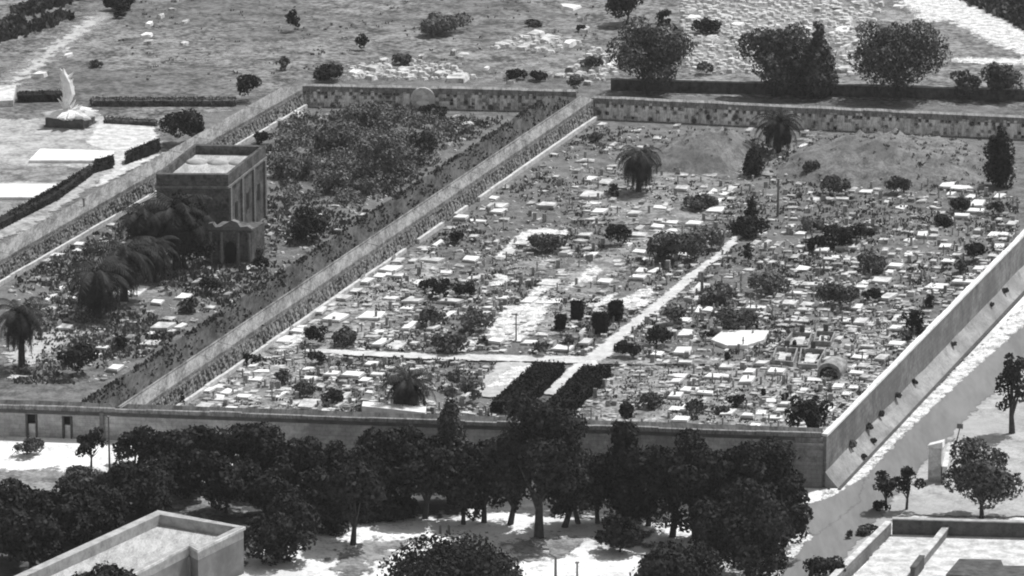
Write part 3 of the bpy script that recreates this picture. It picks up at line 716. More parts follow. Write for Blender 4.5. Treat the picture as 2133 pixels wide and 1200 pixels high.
bush(1838, 1065, 44, 1042, 'dark shrub at the foot of the slim trees', where='out', group=None, k=8, leaf=.3)
tree(1688, 1222, 12, 1148, 1205, 'thin young sapling on the road edge', 'column', where='out', name='sapling', leaf=.3, k=8)
bush(1720, 1210, 90, 1150, 'creeper growing along the outside of the slanting garden wall', where='out', group=None, k=14, leaf=.35)
from mathutils.bvhtree import BVHTree
BANK = BVHTree.FromPolygons([tuple(v) for v in bank_v], bank_f)
for i, (x, y, w_, h_, lb) in enumerate([(1728, 945, 34, 32, 'shrub at the corner where the white topped wall begins'), (1775, 937, 22, 26, 'second shrub from the corner on the bank below the wall'),
     (1809, 898, 22, 22, 'third shrub from the corner on the bank below the wall'), (1835, 870, 15, 22, 'narrow dark shrub on the bank, midway along the visible wall'),
     (1865, 832, 24, 18, 'pale shrub on the bank right of the narrow dark shrub'), (1905, 800, 14, 12, 'tiny tuft on the bank beside the road'),
     (1986, 722, 15, 14, 'dark tuft on the bank nearer the right edge'), (2066, 640, 12, 14, 'dark tuft on the bank near the right edge'), (2094, 612, 14, 16, 'last tuft on the bank at the right edge'),
     (1800, 955, 14, 12, 'small weed where the drain meets the verge'), (1820, 922, 14, 12, 'small weed on the verge beside the drain')]):
    P = G(x, y, -1.6)
    rd_ = (P-Vector((0, 0, H))).normalized(); hit = BANK.ray_cast(Vector((0, 0, H)), rd_)[0]
    P = hit if hit is not None else GO(x, y)
    P = Vector(P)+Vector((0, 0, .25)); s = scale_at(P); rng = np.random.default_rng(900+i)
    L = lobes_for('dome', w_/2/s, 0, h_/s, 7, rng); v, f = leaf_cloud(L, 260, .35, seed=900+i)
    tag(link('bush', mesh_np('bush', v, f, M['leaf2' if i not in (3, 6) else 'leaf2']), None, (P.x, P.y, P.z-.3)), lb, 'bush', 'shrubs along the bank')

# trees behind the back wall
BT = 'trees behind the back wall'
patch_dark = M['leaf']
tree(1345, 196, 185, 45, 178, 'big rounded tree behind the wall where the ramparts meet', group=BT, m='leaf2', k=40)
tree(1612, 200, 150, 36, 186, 'left crown of the joined pair behind the back wall', group=BT, m='leaf2', k=36)
tree(1700, 202, 100, 32, 186, 'taller pointed crown of the joined pair behind the back wall', 'cone', group=BT, m='leaf2', k=36)
tree(1870, 205, 205, 45, 190, 'widest tree behind the back wall, below the white road', group=BT, m='leaf2', k=48)
tree(2020, 208, 70, 145, 200, 'small tree right of the widest tree behind the back wall', group=BT, m='leaf2', k=16)
tree(2085, 208, 90, 130, 200, 'rounded tree at the right edge behind the back wall', group=BT, m='leaf2', k=20)
tree(1305, 52, 85, -40, 38, 'tree cut by the top edge above the big rounded tree', group=BT, m='leaf', k=20)
bush(1382, 50, 40, 15, 'small bush right of the tree cut by the top edge', 'round', 'leaf', group='bushes in the far field')
for (x, y, w_, yt, lb, m_, k_) in [
    (612, 66, 42, 12, 'lone dark bush in the middle of the far field', 'leaf', 'round'),
    (755, 105, 32, 72, 'small dark bush right of the lone field bush', 'leaf', 'round'),
    (590, 146, 32, 112, 'small scraggy bush above the rampart end', 'leaf2', 'round'),
    (518, 212, 62, 138, 'spiky dark shrub leaning on the left rampart', 'leaf', 'dome'),
    (684, 170, 84, 136, 'low clipped dark bush behind the left corner of the back wall', 'leaf', 'dome'),
    (382, 300, 108, 218, 'large round bush beside the memorial paving', 'leaf', 'dome'),
    (255, 22, 80, -8, 'dark bush at the top edge beside the dirt track', 'leaf', 'dome'),
    (200, 140, 32, 126, 'low weed clump above the memorial spire', 'leaf2', 'dome'),
    (250, 38, 30, 20, 'little bush under the dark bush at the top edge', 'leaf', 'dome'),
    (840, 135, 50, 112, 'bush among the pale rubble above the back wall', 'leaf2', 'dome'),
    (1075, 165, 50, 142, 'dark bush above the right end of the left back wall', 'leaf', 'dome'),
    (1120, 168, 46, 148, 'second dark bush above the right end of the left back wall', 'leaf', 'dome'),
    (1195, 190, 46, 150, 'bush beside the junction of the ramparts', 'leaf2', 'dome'),
    (1230, 145, 56, 112, 'grey bush under the big rounded tree', 'leaf2', 'dome'),
    (1212, 66, 24, 50, 'tiny bush near the pale streak at the top', 'leaf', 'dome'),
    (1110, 55, 40, 40, 'faint bush in the far field near the pale streak', 'leaf2', 'dome'),
    (930, 70, 120, 30, 'grey patch of scrub in the upper middle of the field', 'leaf3', 'dome'),
    (1470, 70, 70, 40, 'dark bush between the crowns behind the back wall', 'leaf', 'dome'),
    (1470, 155, 40, 125, 'grey bush on the slope left of the joined crowns', 'leaf3', 'dome'),
    ]:
    bush(x, y, w_, yt, lb, k_, m_, group='bushes in the far field', leaf=.45, k=14)
# low wall behind the trees, its shade put into the dark stone colour
root = empty('low_wall', G(1272, 190)); tag(root, 'low wall in painted shade running behind the back wall under the trees', 'wall')
a, e = G(1272, 188), G(2260, 214); d, n, L = frame(a, e); n = n if n.y < 0 else -n
rough_face('stone_face', a, e, 0, 1.7, n, M['dark_shaded_stone'], root, cell=.6, hole=.2)
t = MB(); t.flat([off(a, n, .1), off(e, n, .1), off(e, n, -.5), off(a, n, -.5)], 1.7, 1.95); part_local(t, 'coping', M['grey'], root)
t = MB(); t.flat([off(a, n, -.3), off(e, n, -.3), off(e, n, -.48), off(a, n, -.48)], 0, 1.7); part_local(t, 'back_face', M['dark_shaded_stone'], root)

# palms
palm(45, 765, 130, 655, 'dark palm at the left edge of the walled burial ground')
palm(203, 662, 150, 578, 'palm with a short trunk above its own round shadow')
palm(258, 628, 150, 532, 'palm with arching fronds just behind the short trunked palm')
palm(300, 560, 130, 452, 'tall palm left of the tomb portal, rearmost of the clump')
palm(368, 562, 150, 448, 'broad dark palm closest to the tomb portal')
palm(320, 590, 110, 520, 'low palm in the middle of the dark clump', droop=1.1)
palm(1330, 402, 104, 330, 'shaggy palm in the upper middle of the burial ground', droop=1.25, nfr=60)
palm(1622, 318, 104, 258, 'palm beside the stony track near the back wall', m='leaf')
palm(850, 866, 116, 800, 'low spreading palm right behind the front wall', nfr=60)
tree(385, 560, 110, 400, 545, 'dark leafy tree hugging the wall of the square tomb', m='leaf', k=26)
tree(295, 545, 70, 425, 520, 'dark leafy tree left of the square tomb', m='leaf', k=18)

# cypresses, hedges, topiary
tree(1566, 480, 36, 398, 478, 'narrow dark cypress at the far end of the gravel path', 'column', 'leaf', name='cypress_tree', k=24, leaf=.4)
bush(1560, 490, 90, 452, 'dark shrubs at the foot of the narrow cypress', k=16)
tree(2080, 388, 80, 255, 385, 'tall dark conifer beside the right edge near the back wall', 'column', 'leaf', name='conifer_tree', k=34)
def hedge_prism(name, pts, h, label, m='leafd', group=None, cat='hedge', z=0, n=4500, leaf=.34):
    """clipped foliage block on a ground polygon: solid clipped core with leafy surface"""
    c = sum((Vector(p) for p in pts), Vector())/len(pts)
    mb = MB(); inner = [c+(Vector(p)-c)*.97 for p in pts]
    mb.flat([(p[0]-c[0], p[1]-c[1]) for p in inner], 0, h*.97)
    b0 = len(mb.v); rng = np.random.default_rng(int(abs(c.x*13+c.y)))
    V_ = []; P2 = [np.array((p[0]-c[0], p[1]-c[1])) for p in pts]
    per = [np.linalg.norm(P2[(i+1) % len(P2)]-P2[i]) for i in range(len(P2))]; tot = sum(per)
    for i in range(n):
        if rng.random() < .5:
            k_ = rng.choice(len(P2), p=np.array(per)/tot); u = rng.random(); q = P2[k_]*(1-u)+P2[(k_+1) % len(P2)]*u; q3 = np.array((q[0], q[1], h*rng.random()))
        else:
            wts = rng.dirichlet([.7]*len(P2)); q = sum(wts[j]*P2[j] for j in range(len(P2))); q3 = np.array((q[0], q[1], h+.04*rng.normal()))
        q3 = q3+rng.normal(size=3)*.09
        a_ = rng.normal(size=3); a_ /= np.linalg.norm(a_); b_ = np.cross(a_, rng.normal(size=3)); b_ /= np.linalg.norm(b_)
        k0 = len(mb.v); mb.v += [tuple(q3-a_*leaf*.5), tuple(q3-b_*leaf*.3), tuple(q3+a_*leaf*.5), tuple(q3+b_*leaf*.3)]; mb.f.append([k0, k0+1, k0+2, k0+3])
    o = link(name, mesh_np(name, mb.v, mb.f, M[m]), None, (c.x, c.y, z)); return tag(o, label, cat, group)
def quad(px): return [G(a, b_) for a, b_ in px]
hedge_prism('clipped_hedge', quad([(1022, 862), (1088, 862), (1176, 778), (1118, 776)]), 1.5, 'long clipped dark hedge on the left side of the gravel path', group='clipped hedges flanking the path')
hedge_prism('clipped_hedge', quad([(1140, 862), (1196, 862), (1272, 786), (1216, 784)]), 1.5, 'long clipped dark hedge on the right side of the gravel path', group='clipped hedges flanking the path')
for (x, yb, w_, yt, lb) in [(1200, 668, 22, 627, 'clipped yew block, rearmost of the four on the left'), (1166, 688, 18, 656, 'smallest clipped yew block, leftmost of the four'),
                            (1248, 696, 28, 652, 'broad clipped yew block nearest the gravel path'), (1281, 668, 24, 627, 'clipped yew block, rightmost of the four')]:
    P = G(x, yb); s = scale_at(P); hw = w_/2/s
    pts = [P-U*hw-V*hw*.2, P+U*hw-V*hw*.2, P+U*hw+V*hw*1.4, P-U*hw+V*hw*1.4]
    hedge_prism('topiary_block', pts, (yb-yt)/(s*.966)*.88, lb, group='clipped yew blocks beside the path', n=700, cat='topiary')

# bushes inside
BI = [ # x, base y, w, top y, label, material, kind
 (1905, 692, 58, 645, 'round dark bush close to the white topped wall', 'leaf', 'round'),
 (2034, 545, 56, 498, 'dark bush near the right edge against the wall', 'leaf', 'dome'),
 (1730, 790, 46, 762, 'shaggy bush growing beside the arched tomb', 'leaf2', 'dome'),
 (645, 502, 100, 425, 'large dark round tree like bush beside the earth walk', 'leaf', 'round'),
 (160, 782, 92, 705, 'large dark bush behind the left end of the front wall', 'leaf', 'dome'),
 (248, 728, 40, 692, 'small dark bush between two white graves, left ground', 'leaf', 'dome'),
 (437, 612, 50, 570, 'round dark bush below the tomb portal', 'leaf', 'dome'),
 (400, 650, 60, 622, 'grey shrub below the round bush in the left ground', 'leaf2', 'dome'),
 (545, 562, 40, 532, 'little dark bush beside the earth walk', 'leaf', 'dome'),
 (800, 372, 130, 262, 'broad grey thicket in the upper left ground', 'leaf3', 'dome'),
 (885, 335, 84, 262, 'dark sided bush right of the grey thicket', 'leaf2', 'dome'),
 (700, 310, 120, 250, 'grey shrub mass under the left run of the back wall', 'leaf3', 'dome'),
 (770, 260, 120, 215, 'grey brush below the pitted back wall', 'leaf3', 'dome'),
 (620, 370, 110, 320, 'grey shrub right of the square tomb roof', 'leaf3', 'dome'),
 (690, 400, 90, 350, 'pale grey shrub above the large dark bush', 'leaf3', 'dome'),
 (545, 300, 46, 272, 'dark shrub at the rear corner of the square tomb', 'leaf', 'dome'),
 (900, 240, 80, 222, 'dark low brush at the foot of the back wall', 'leaf', 'dome'),
 (760, 405, 60, 370, 'grey bush beside the walk below the thicket', 'leaf3', 'dome'),
 (1240, 300, 42, 268, 'small grey bush near the junction of the ramparts', 'leaf2', 'dome'),
 (1568, 366, 86, 305, 'dense conical bush left of the stony track', 'leaf', 'cone'),
 (1280, 410, 30, 385, 'small round bush left of the shaggy palm', 'leaf', 'round'),
 (1135, 522, 76, 488, 'dark low bush in the bright elbow of bare ground', 'leaf2', 'dome'),
 (1285, 512, 64, 455, 'upright dark bush in the upper middle of the graves', 'leaf', 'dome'),
 (948, 505, 44, 476, 'round grey bush near the middle rampart', 'leaf', 'dome'),
 (905, 622, 68, 565, 'darkest bush among the graves left of centre', 'leaf', 'dome'),
 (965, 622, 54, 585, 'dark bush right beside the darkest bush', 'leaf', 'dome'),
 (900, 680, 60, 640, 'grey bush below the darkest bush', 'leaf2', 'dome'),
 (660, 722, 60, 668, 'dark bush near the left end of the cross path', 'leaf', 'dome'),
 (715, 722, 70, 680, 'grey bush right above the cross path', 'leaf2', 'dome'),
 (660, 760, 40, 728, 'dark bush straddling the end of the cross path', 'leaf', 'dome'),
 (690, 845, 56, 808, 'dark bush close behind the front wall', 'leaf', 'dome'),
 (635, 825, 60, 795, 'dark patch of weeds left of the bush behind the front wall', 'leaf2', 'dome'),
 (590, 800, 44, 768, 'grey weedy bush between graves in the front left corner', 'leaf2', 'dome'),
 (525, 758, 44, 738, 'dark bush against the foot of the middle rampart', 'leaf', 'dome'),
 (548, 725, 16, 672, 'narrow dark shrub climbing the rampart face', 'leaf2', 'column'),
 (380, 848, 16, 815, 'narrow dark shrub at the lower end of the rampart', 'leaf', 'column'),
 (765, 860, 60, 838, 'dry grey shrub left of the low spreading palm', 'leaf3', 'dome'),
 (985, 690, 90, 640, 'grey green thicket left of the bright clearing', 'leaf3', 'dome'),
 (940, 735, 80, 692, 'grey thicket above the right part of the cross path', 'leaf2', 'dome'),
 (1005, 728, 26, 698, 'small bush at the lower corner of the bright clearing', 'leaf2', 'dome'),
 (1125, 742, 44, 705, 'dark bush where the paths cross', 'leaf2', 'dome'),
 (1183, 722, 36, 698, 'low bush in front of the small yew block', 'leaf2', 'dome'),
 (1310, 745, 62, 702, 'dark bush on the right of the path crossing', 'leaf', 'dome'),
 (1370, 720, 70, 672, 'dark bush behind the one at the path crossing', 'leaf', 'dome'),
 (1400, 680, 60, 630, 'grey bush between path and white slabs', 'leaf2', 'dome'),
 (1405, 545, 110, 480, 'large grey bush left of the far path', 'leaf2', 'dome'),
 (1470, 520, 80, 462, 'feathery pale bush beside the far end of the path', 'leaf3', 'dome'),
 (1375, 535, 60, 500, 'dark bush in front of the large grey bush', 'leaf', 'dome'),
 (1460, 435, 80, 408, 'dark low bush in the upper middle among white graves', 'leaf2', 'dome'),
 (1532, 685, 100, 640, 'dark thicket behind the great white slab', 'leaf2', 'dome'),
 (1500, 630, 90, 590, 'grey thicket right of the path', 'leaf3', 'dome'),
 (1600, 610, 90, 560, 'grey weeds in the middle of the right ground', 'leaf3', 'dome'),
 (1555, 545, 36, 505, 'upright dark bush right of the far path end', 'leaf', 'round'),
 (1762, 512, 96, 462, 'big dark bush in the right ground', 'leaf', 'dome'),
 (1705, 520, 60, 490, 'dark bush tapering left of the big dark bush', 'leaf', 'dome'),
 (1805, 502, 44, 468, 'dark bush just right of the big dark bush', 'leaf', 'dome'),
 (1815, 568, 90, 530, 'grey fountain shaped shrub in the right ground', 'leaf2', 'dome'),
 (1748, 640, 96, 590, 'dark bush patch in the centre of the right ground', 'leaf2', 'dome'),
 (1815, 628, 46, 598, 'dark round bush right of the bush patch', 'leaf', 'dome'),
 (1690, 480, 60, 450, 'grey scrub above the big dark bush', 'leaf3', 'dome'),
 (1740, 405, 70, 362, 'dark scrub at the foot of the grassy mound', 'leaf2', 'dome'),
 (1870, 405, 60, 365, 'dark scrub right of the first at the mound foot', 'leaf2', 'dome'),
 (1692, 372, 40, 320, 'grey upright scrub on the flank of the mound', 'leaf2', 'dome'),
 (1958, 470, 58, 448, 'low dark bush beside the long white grave', 'leaf', 'dome'),
 (2000, 440, 56, 408, 'dark bush left of the bright square grave', 'leaf', 'dome'),
 (2075, 450, 50, 415, 'dark bush close to the right edge', 'leaf2', 'dome'),
 (2000, 568, 40, 540, 'dark bush before the wall near the right edge', 'leaf2', 'dome'),
 (1940, 640, 30, 615, 'small dark bush above the round one by the wall', 'leaf', 'round'),
 (1888, 712, 26, 694, 'tiny bush below the round dark bush by the wall', 'leaf2', 'dome'),
 (1536, 850, 40, 818, 'round dark bush in the front right corner of graves', 'leaf', 'round'),
 (1500, 862, 40, 846, 'low grey bush left of the round bush in the front right', 'leaf2', 'dome'),
 (1636, 835, 18, 814, 'tiny dark ball shaped bush before the arched tomb', 'leafd', 'round'),
 (1590, 828, 12, 800, 'thin dark upright shrub near the front right graves', 'leaf', 'column'),
 (1655, 730, 18, 705, 'dark shrub between the walled tomb plots', 'leaf', 'column'),
 (1515, 752, 18, 730, 'dark upright shrub below the great white slab', 'leaf', 'column'),
 (1478, 705, 30, 685, 'dark bush at the left tip of the great white slab', 'leaf', 'dome'),
 (1450, 860, 50, 830, 'grey bush before the front wall right of the pointed tree', 'leaf2', 'dome'),
 (1350, 850, 60, 815, 'grey weedy bush behind the pointed tree', 'leaf2', 'dome'),
 (980, 840, 60, 775, 'dry grey bush behind the grey conical tree', 'leaf3', 'dome'),
 (950, 815, 60, 765, 'grey bush right of the low spreading palm', 'leaf3', 'dome'),
]
for (x, y, w_, yt, lb, m_, k_) in BI: bush(x, y, w_, yt, lb, k_, m_)
tree(1688, 920, 92, 815, 905, 'dark tree in the corner where front and right walls meet', 'round', 'leaf', k=26, leaf=.5)

# grassy mounds near the back wall
MV, MF = [], []
def mound(pix_c, wx, wy, h, seed):
    c = G(*pix_c); n = 26; rng = np.random.default_rng(seed); vs = []; fs = []
    for j in range(n+1):
        for i in range(n+1):
            u, v_ = i/n*2-1, j/n*2-1; rr = min(1, (abs(u)**3+abs(v_)**3)**(1/3)); z = h*(1-rr**2.2)*(1+.12*rng.normal())-.03
            p = c+U*(u*wx)+V*(v_*wy); vs.append((p.x, p.y, max(z, -.03)))
    for j in range(n):
        for i in range(n): fs.append([j*(n+1)+i, j*(n+1)+i+1, (j+1)*(n+1)+i+1, (j+1)*(n+1)+i])
    k0 = len(MV); MV.extend(vs); MF.extend([[q+k0 for q in f] for f in fs])
    tag(link('grassy_mound', mesh_np('grassy_mound', vs, fs, M['mound'], True)), None, None, kind='structure')
mound((1470, 326), 7.6, 12, 3.3, 1); mound((1848, 343), 16.0, 15, 3.6, 2)
MOUNDS = BVHTree.FromPolygons(MV, MF)

# ------------------------------------------------------------------ square tomb (mausoleum)
zt = 10.0
tp = [G(405, 300, zt), G(553, 303, zt), G(475, 364, zt), G(325, 363, zt)]
cen = sum(tp, Vector())/4
root = empty('mausoleum', (cen.x, cen.y, 0)); tag(root, 'square flat roofed stone tomb with parapet and broken gabled annex among palms', 'building')
def inset_poly(p, k):
    c = sum(p, Vector())/len(p); return [c+(q-c)*(1-k) for q in p]
t = MB(); t.flat(tp, -.1, zt-1.3); part_local(t, 'walls', M['tomb'], root)
t = MB(); inn = inset_poly(tp, .10)
for i in range(4):
    j = (i+1) % 4; t.flat([tp[i], tp[j], inn[j], inn[i]], zt-1.3, zt-.003*i)
part_local(t, 'parapet', M['tomb'], root)
t = MB(); outp = inset_poly(tp, -.03)
for i in range(4):
    j = (i+1) % 4; t.flat([outp[i], outp[j], tp[j], tp[i]], zt-1.9, zt-1.6)
part_local(t, 'string_course', M['plaster_dark'], root)
rf = MB(); i2 = inset_poly(tp, .105); rf.flat(i2, zt-1.3, zt-1.22); roof = part_local(rf, 'roof', M['roofing'], root)
t = MB()   # low vault humps showing at the back of the roof
for k in range(3):
    c = i2[0].lerp(i2[1], (k+.5)/3).lerp(i2[3].lerp(i2[2], (k+.5)/3), .3); n_ = 10; rr = (i2[1]-i2[0]).length/5.6
    bidx = len(t.v)
    for a_ in range(6):
        ph = a_/5*PI/2
        for q_ in range(n_):
            th = q_*2*PI/n_; t.v.append((c.x+rr*math.cos(ph)*math.cos(th), c.y+rr*math.cos(ph)*math.sin(th), zt-1.25+.6*math.sin(ph)))
    for a_ in range(5):
        for q_ in range(n_): t.f.append([bidx+a_*n_+q_, bidx+a_*n_+(q_+1) % n_, bidx+(a_+1)*n_+(q_+1) % n_, bidx+(a_+1)*n_+q_])
link('dome', mesh_np('dome', [(p[0]-cen.x, p[1]-cen.y, p[2]) for p in t.v], t.f, M['parapet'], True), roof)
# pilasters & arched niches on right face and front
ddir = (tp[1]-tp[2]).normalized(); dl = (tp[1]-tp[2]).length; nr = Vector((ddir.y, -ddir.x, 0))
t = MB()
for k in range(4):
    c = off(tp[2], ddir, dl*(.04+.92*k/3)); t = MB(); t.box(off(c, nr, .1), ddir, nr, .35, .14, 0, zt-1.9)
    part_local(t, 'pilaster', M['plaster_dark'], root)
for k in range(3):
    c = off(tp[2], ddir, dl*(.20+.30*k)); t = MB(); t.box(off(c, nr, .0), ddir, nr, .55, .06, 3.2, 5.4); part_local(t, 'window', M['dark'], root)
# portal
p0, p1 = G(437, 548), G(524, 550); pd = (p1-p0).normalized(); pw = (p1-p0).length; pv = V; hz = 4.6
t = MB(); mid = p0.lerp(p1, .5)
t.box(off(mid, pv, 2.4), pd, pv, pw/2, 2.4, 0, hz); part_local(t, 'portal', M['tomb'], root)
prof = [(-.5, 0), (-.5, .85), (-.4, .95), (-.33, .35), (-.2, .5), (-.08, .95), (.04, 1.35), (.17, 1.1), (.24, .45), (.4, .6), (.5, .25), (.5, 0)]
t = MB(); fr = [Vector((*(off(mid, pd, u*pw*1.04))[:2], hz+z)) for u, z in prof]; frb = [p+pv*.7-Vector((0, 0, 0)) for p in fr]
fr = [p-pv*.12 for p in fr]; n_ = len(fr); t.v += [tuple(p) for p in fr]+[tuple(p) for p in frb]
t.f.append(list(range(n_))); t.f.append(list(reversed(range(n_, 2*n_))))
for k in range(n_): t.f.append([k, (k+1) % n_, n_+(k+1) % n_, n_+k])
part_local(t, 'gable', M['plaster_dark'], root)
for u in (-.46, -.2, .2, .46):
    t = MB(); c = off(off(mid, pd, u*pw), pv, -.2); t.tube([(c.x, c.y, 0), (c.x, c.y, hz-.3)], [.26, .2], 8); part_local(t, 'column', M['plaster_dark'], root)
t = MB(); c = off(mid, pv, -.02); dp = [(-1, 0), (-1, 2.1), (-.7, 2.8), (0, 3.1), (.7, 2.8), (1, 2.1), (1, 0)]
a_ = [Vector((*(off(c, pd, u*.75))[:2], z)) for u, z in dp]; n_ = len(a_)
t.v += [tuple(p-pv*.06) for p in a_]+[tuple(p+pv*.1) for p in a_]; t.f.append(list(range(n_)))
for k in range(n_): t.f.append([k, (k+1) % n_, n_+(k+1) % n_, n_+k])
part_local(t, 'doorway', M['dark'], root)

for (x, y, w_, yt, lb, m_) in [(430, 560, 50, 470, 'dark creeper covered shrub hiding the left side of the portal', 'leaf'), (505, 566, 26, 545, 'small weed at the foot of the portal', 'leaf2'),
        (535, 540, 34, 500, 'grey shrub in the corner between portal and tomb', 'leaf2')]: bush(x, y, w_, yt, lb, 'dome', m_)
# ------------------------------------------------------------------ memorial, slabs, hedges on the far left
P = G(134, 268); s = scale_at(P); hw = 41/s
root = empty('monument', P); tag(root, 'brilliant white jagged spire monument on a low dark pedestal', 'monument')
t = MB(); t.box(P+V*2.2, U, V, hw, 2.2, 0, 1.5); t.box(P+V*2.2, U, V, hw*1.06, 2.35, 0, .35); part_local(t, 'pedestal', M['dark_shaded_stone'], root)
rng = np.random.default_rng(5); t = MB(); c0 = P+V*2.0+U*.4
def spike(t, a, b_, r0):
    a, b_ = Vector(a), Vector(b_); m1 = a.lerp(b_, .5)+Vector(rng.normal(size=3)*.12); t.tube([a, m1, b_], [r0, r0*.7, .04], 6)
for k in range(26):
    th = k*2.4; rr = 1.8+2.6*rng.random(); e = c0+U*(rr*1.15*math.cos(th))+V*(rr*1.0*math.sin(th))
    spike(t, (c0.x, c0.y, 1.7), (e.x, e.y, 1.6+.5*rng.random()), .95)
for k in range(7):
    e = c0+U*(rng.normal()*1.2+.5)+V*rng.normal()*.5; spike(t, (c0.x, c0.y, 1.7), (e.x, e.y, 2.6+1.3*rng.random()), .5)
part_local(t, 'splayed_base', M['white2'], root)
t = MB(); q = P+V*2.0-U*.35; z1 = 8.8
t.tube([(q.x, q.y, 1.7), (q.x-.25, q.y, 3.2), (q.x+.35, q.y, 5.0), (q.x+.1, q.y, 6.6), (q.x-.45, q.y, 8.0), (q.x-.35, q.y, z1)], [.5, .45, .95, .85, .5, .06], 7)
for k in range(9):
    z = 3+4.8*k/9; sd = 1 if k % 2 else -1
    spike(t, (q.x+.1, q.y, z), (q.x+sd*(.9+.3*rng.random()), q.y+.2, z+1.5), .45)
spike(t, (q.x, q.y, 2.3), (q.x-1.4, q.y, 4.2), .3); spike(t, (q.x, q.y, 2.3), (q.x+1.3, q.y, 4.0), .25)
part_local(t, 'spire', M['white2'], root)
def slab(pix, h, m, name, label, cat, group=None, sub=None):
    pts = quad(pix); c = sum(pts, Vector())/len(pts); t = MB(); t.flat([p-c for p in pts], 0, h)
    o = link(name, mesh_np(name, t.v, t.f, M[m]), None, (c.x, c.y, 0)); tag(o, label, cat, group)
    return o
slab([(60, 341), (84, 316), (238, 321), (232, 341)], .5, 'white2', 'white_platform', 'long white platform below the jagged monument', 'platform')
slab([(-60, 418), (-60, 390), (140, 390), (112, 418)], .5, 'white2', 'white_platform', 'white platform at the left edge beside the rampart', 'platform')
slab([(-20, 224), (-20, 192), (34, 190), (28, 222)], 1.0, 'white', 'white_platform', 'small white block at the left edge behind the monument', 'platform')
hedge_prism('low_hedge', quad([(262, 345), (333, 316), (330, 308), (262, 336)]), 1.5, 'dark low hedge right of the paved passage', m='leaf', n=900)
hedge_prism('low_hedge', quad([(196, 362), (236, 352), (236, 340), (196, 350)]), 1.3, 'short dark hedge left of the paved passage', m='leaf', n=600)
hedge_prism('low_hedge', quad([(-10, 486), (122, 418), (196, 364), (190, 356), (116, 405), (-10, 472)]), 1.1, 'long dark hedge between white platforms and the rampart', m='leaf', n=2500)
hedge_prism('low_hedge', quad([(38, 214), (128, 212), (128, 204), (38, 206)]), 1.2, 'dark hedge behind the jagged monument', m='leaf', n=700)
hedge_prism('low_hedge', quad([(218, 258), (325, 264), (325, 259), (218, 252)]), .7, 'thin low hedge behind the white paving', m='leaf2', n=700)
hedge_prism('low_hedge', quad([(190, 222), (490, 222), (490, 214), (190, 214)]), .9, 'long low overgrown hedge right of the jagged monument', m='leaf2', n=2200)

# ------------------------------------------------------------------ house lower left
zh = 4.2
hp = [G(328, 1063, zh), G(507, 1097, zh), G(412, 1143, zh), G(394, 1133, zh), G(240, 1212, zh), G(-20, 1222, zh)]
cen = sum(hp, Vector())/6; root = empty('flat_roofed_house', (cen.x, cen.y, -2)); tag(root, 'pale flat roofed house with a stepped parapet in the lower left corner', 'house')
t = MB(); t.flat(hp, -3, zh-1.3); part_local(t, 'wall', M['houseface'], root)
def shrink(p, wd):
    out = []; n_ = len(p)
    ar = sum(p[i].x*p[(i+1) % n_].y-p[(i+1) % n_].x*p[i].y for i in range(n_)); sg = 1 if ar > 0 else -1
    for i in range(n_):
        a, b_, c = p[i-1], p[i], p[(i+1) % n_]; d1 = (b_-a).normalized(); d2 = (c-b_).normalized()
        n1 = Vector((-d1.y, d1.x, 0))*sg; n2 = Vector((-d2.y, d2.x, 0))*sg; bis = (n1+n2); k = wd[i]/max(.4, (1+n1.dot(n2))/1.0)
        out.append(b_+bis*k)
    return out
ins = shrink(hp, [1.1, .55, .5, .5, .5, 1.1]); t = MB()
for i in range(6):
    j = (i+1) % 6; t.flat([hp[i], hp[j], ins[j], ins[i]], zh-1.3, zh-.003*i)
part_local(t, 'parapet', M['parapet'], root)
t = MB(); cop = shrink(hp, [-.18]*6)
for i in (0, 1, 2, 3):
    j = (i+1) % 6; t.flat([cop[i], cop[j], hp[j], hp[i]], zh-.35, zh-.05-.003*i)
part_local(t, 'cornice', M['white'], root)
t = MB(); i2 = shrink(hp, [1.13, .58, .53, .53, .53, 1.13]); t.flat(i2, zh-1.3, zh-1.2); part_local(t, 'roof', M['roofing'], root)
def face_rect(p, d_, nrm, u0, u1, z0, z1, name, m, root, dep=.08):
    t = MB(); t.flat([off(off(p, d_, u0), nrm, .03), off(off(p, d_, u1), nrm, .03), off(off(p, d_, u1), nrm, -dep), off(off(p, d_, u0), nrm, -dep)], z0, z1); return part_local(t, name, M[m], root)
d_ = (hp[2]-hp[1]).normalized(); nn_ = Vector((d_.y, -d_.x, 0)); nn_ = nn_ if nn_.y < 0 else -nn_
d2 = (hp[4]-hp[3]).normalized(); n2 = Vector((d2.y, -d2.x, 0)); n2 = n2 if n2.y < 0 else -n2
for u in (2.2, 6.0): 
    wdw = face_rect(hp[3], d2, n2, u, u+1.3, -1.2, 1.0, 'window', 'dark', root)
t = MB()
# a corner rib where the two volumes meet
t.box(off(hp[3], n2, .1), d2, n2, .35, .2, -3, zh-1.3); part_local(t, 'corner_rib', M['houseface'], root)

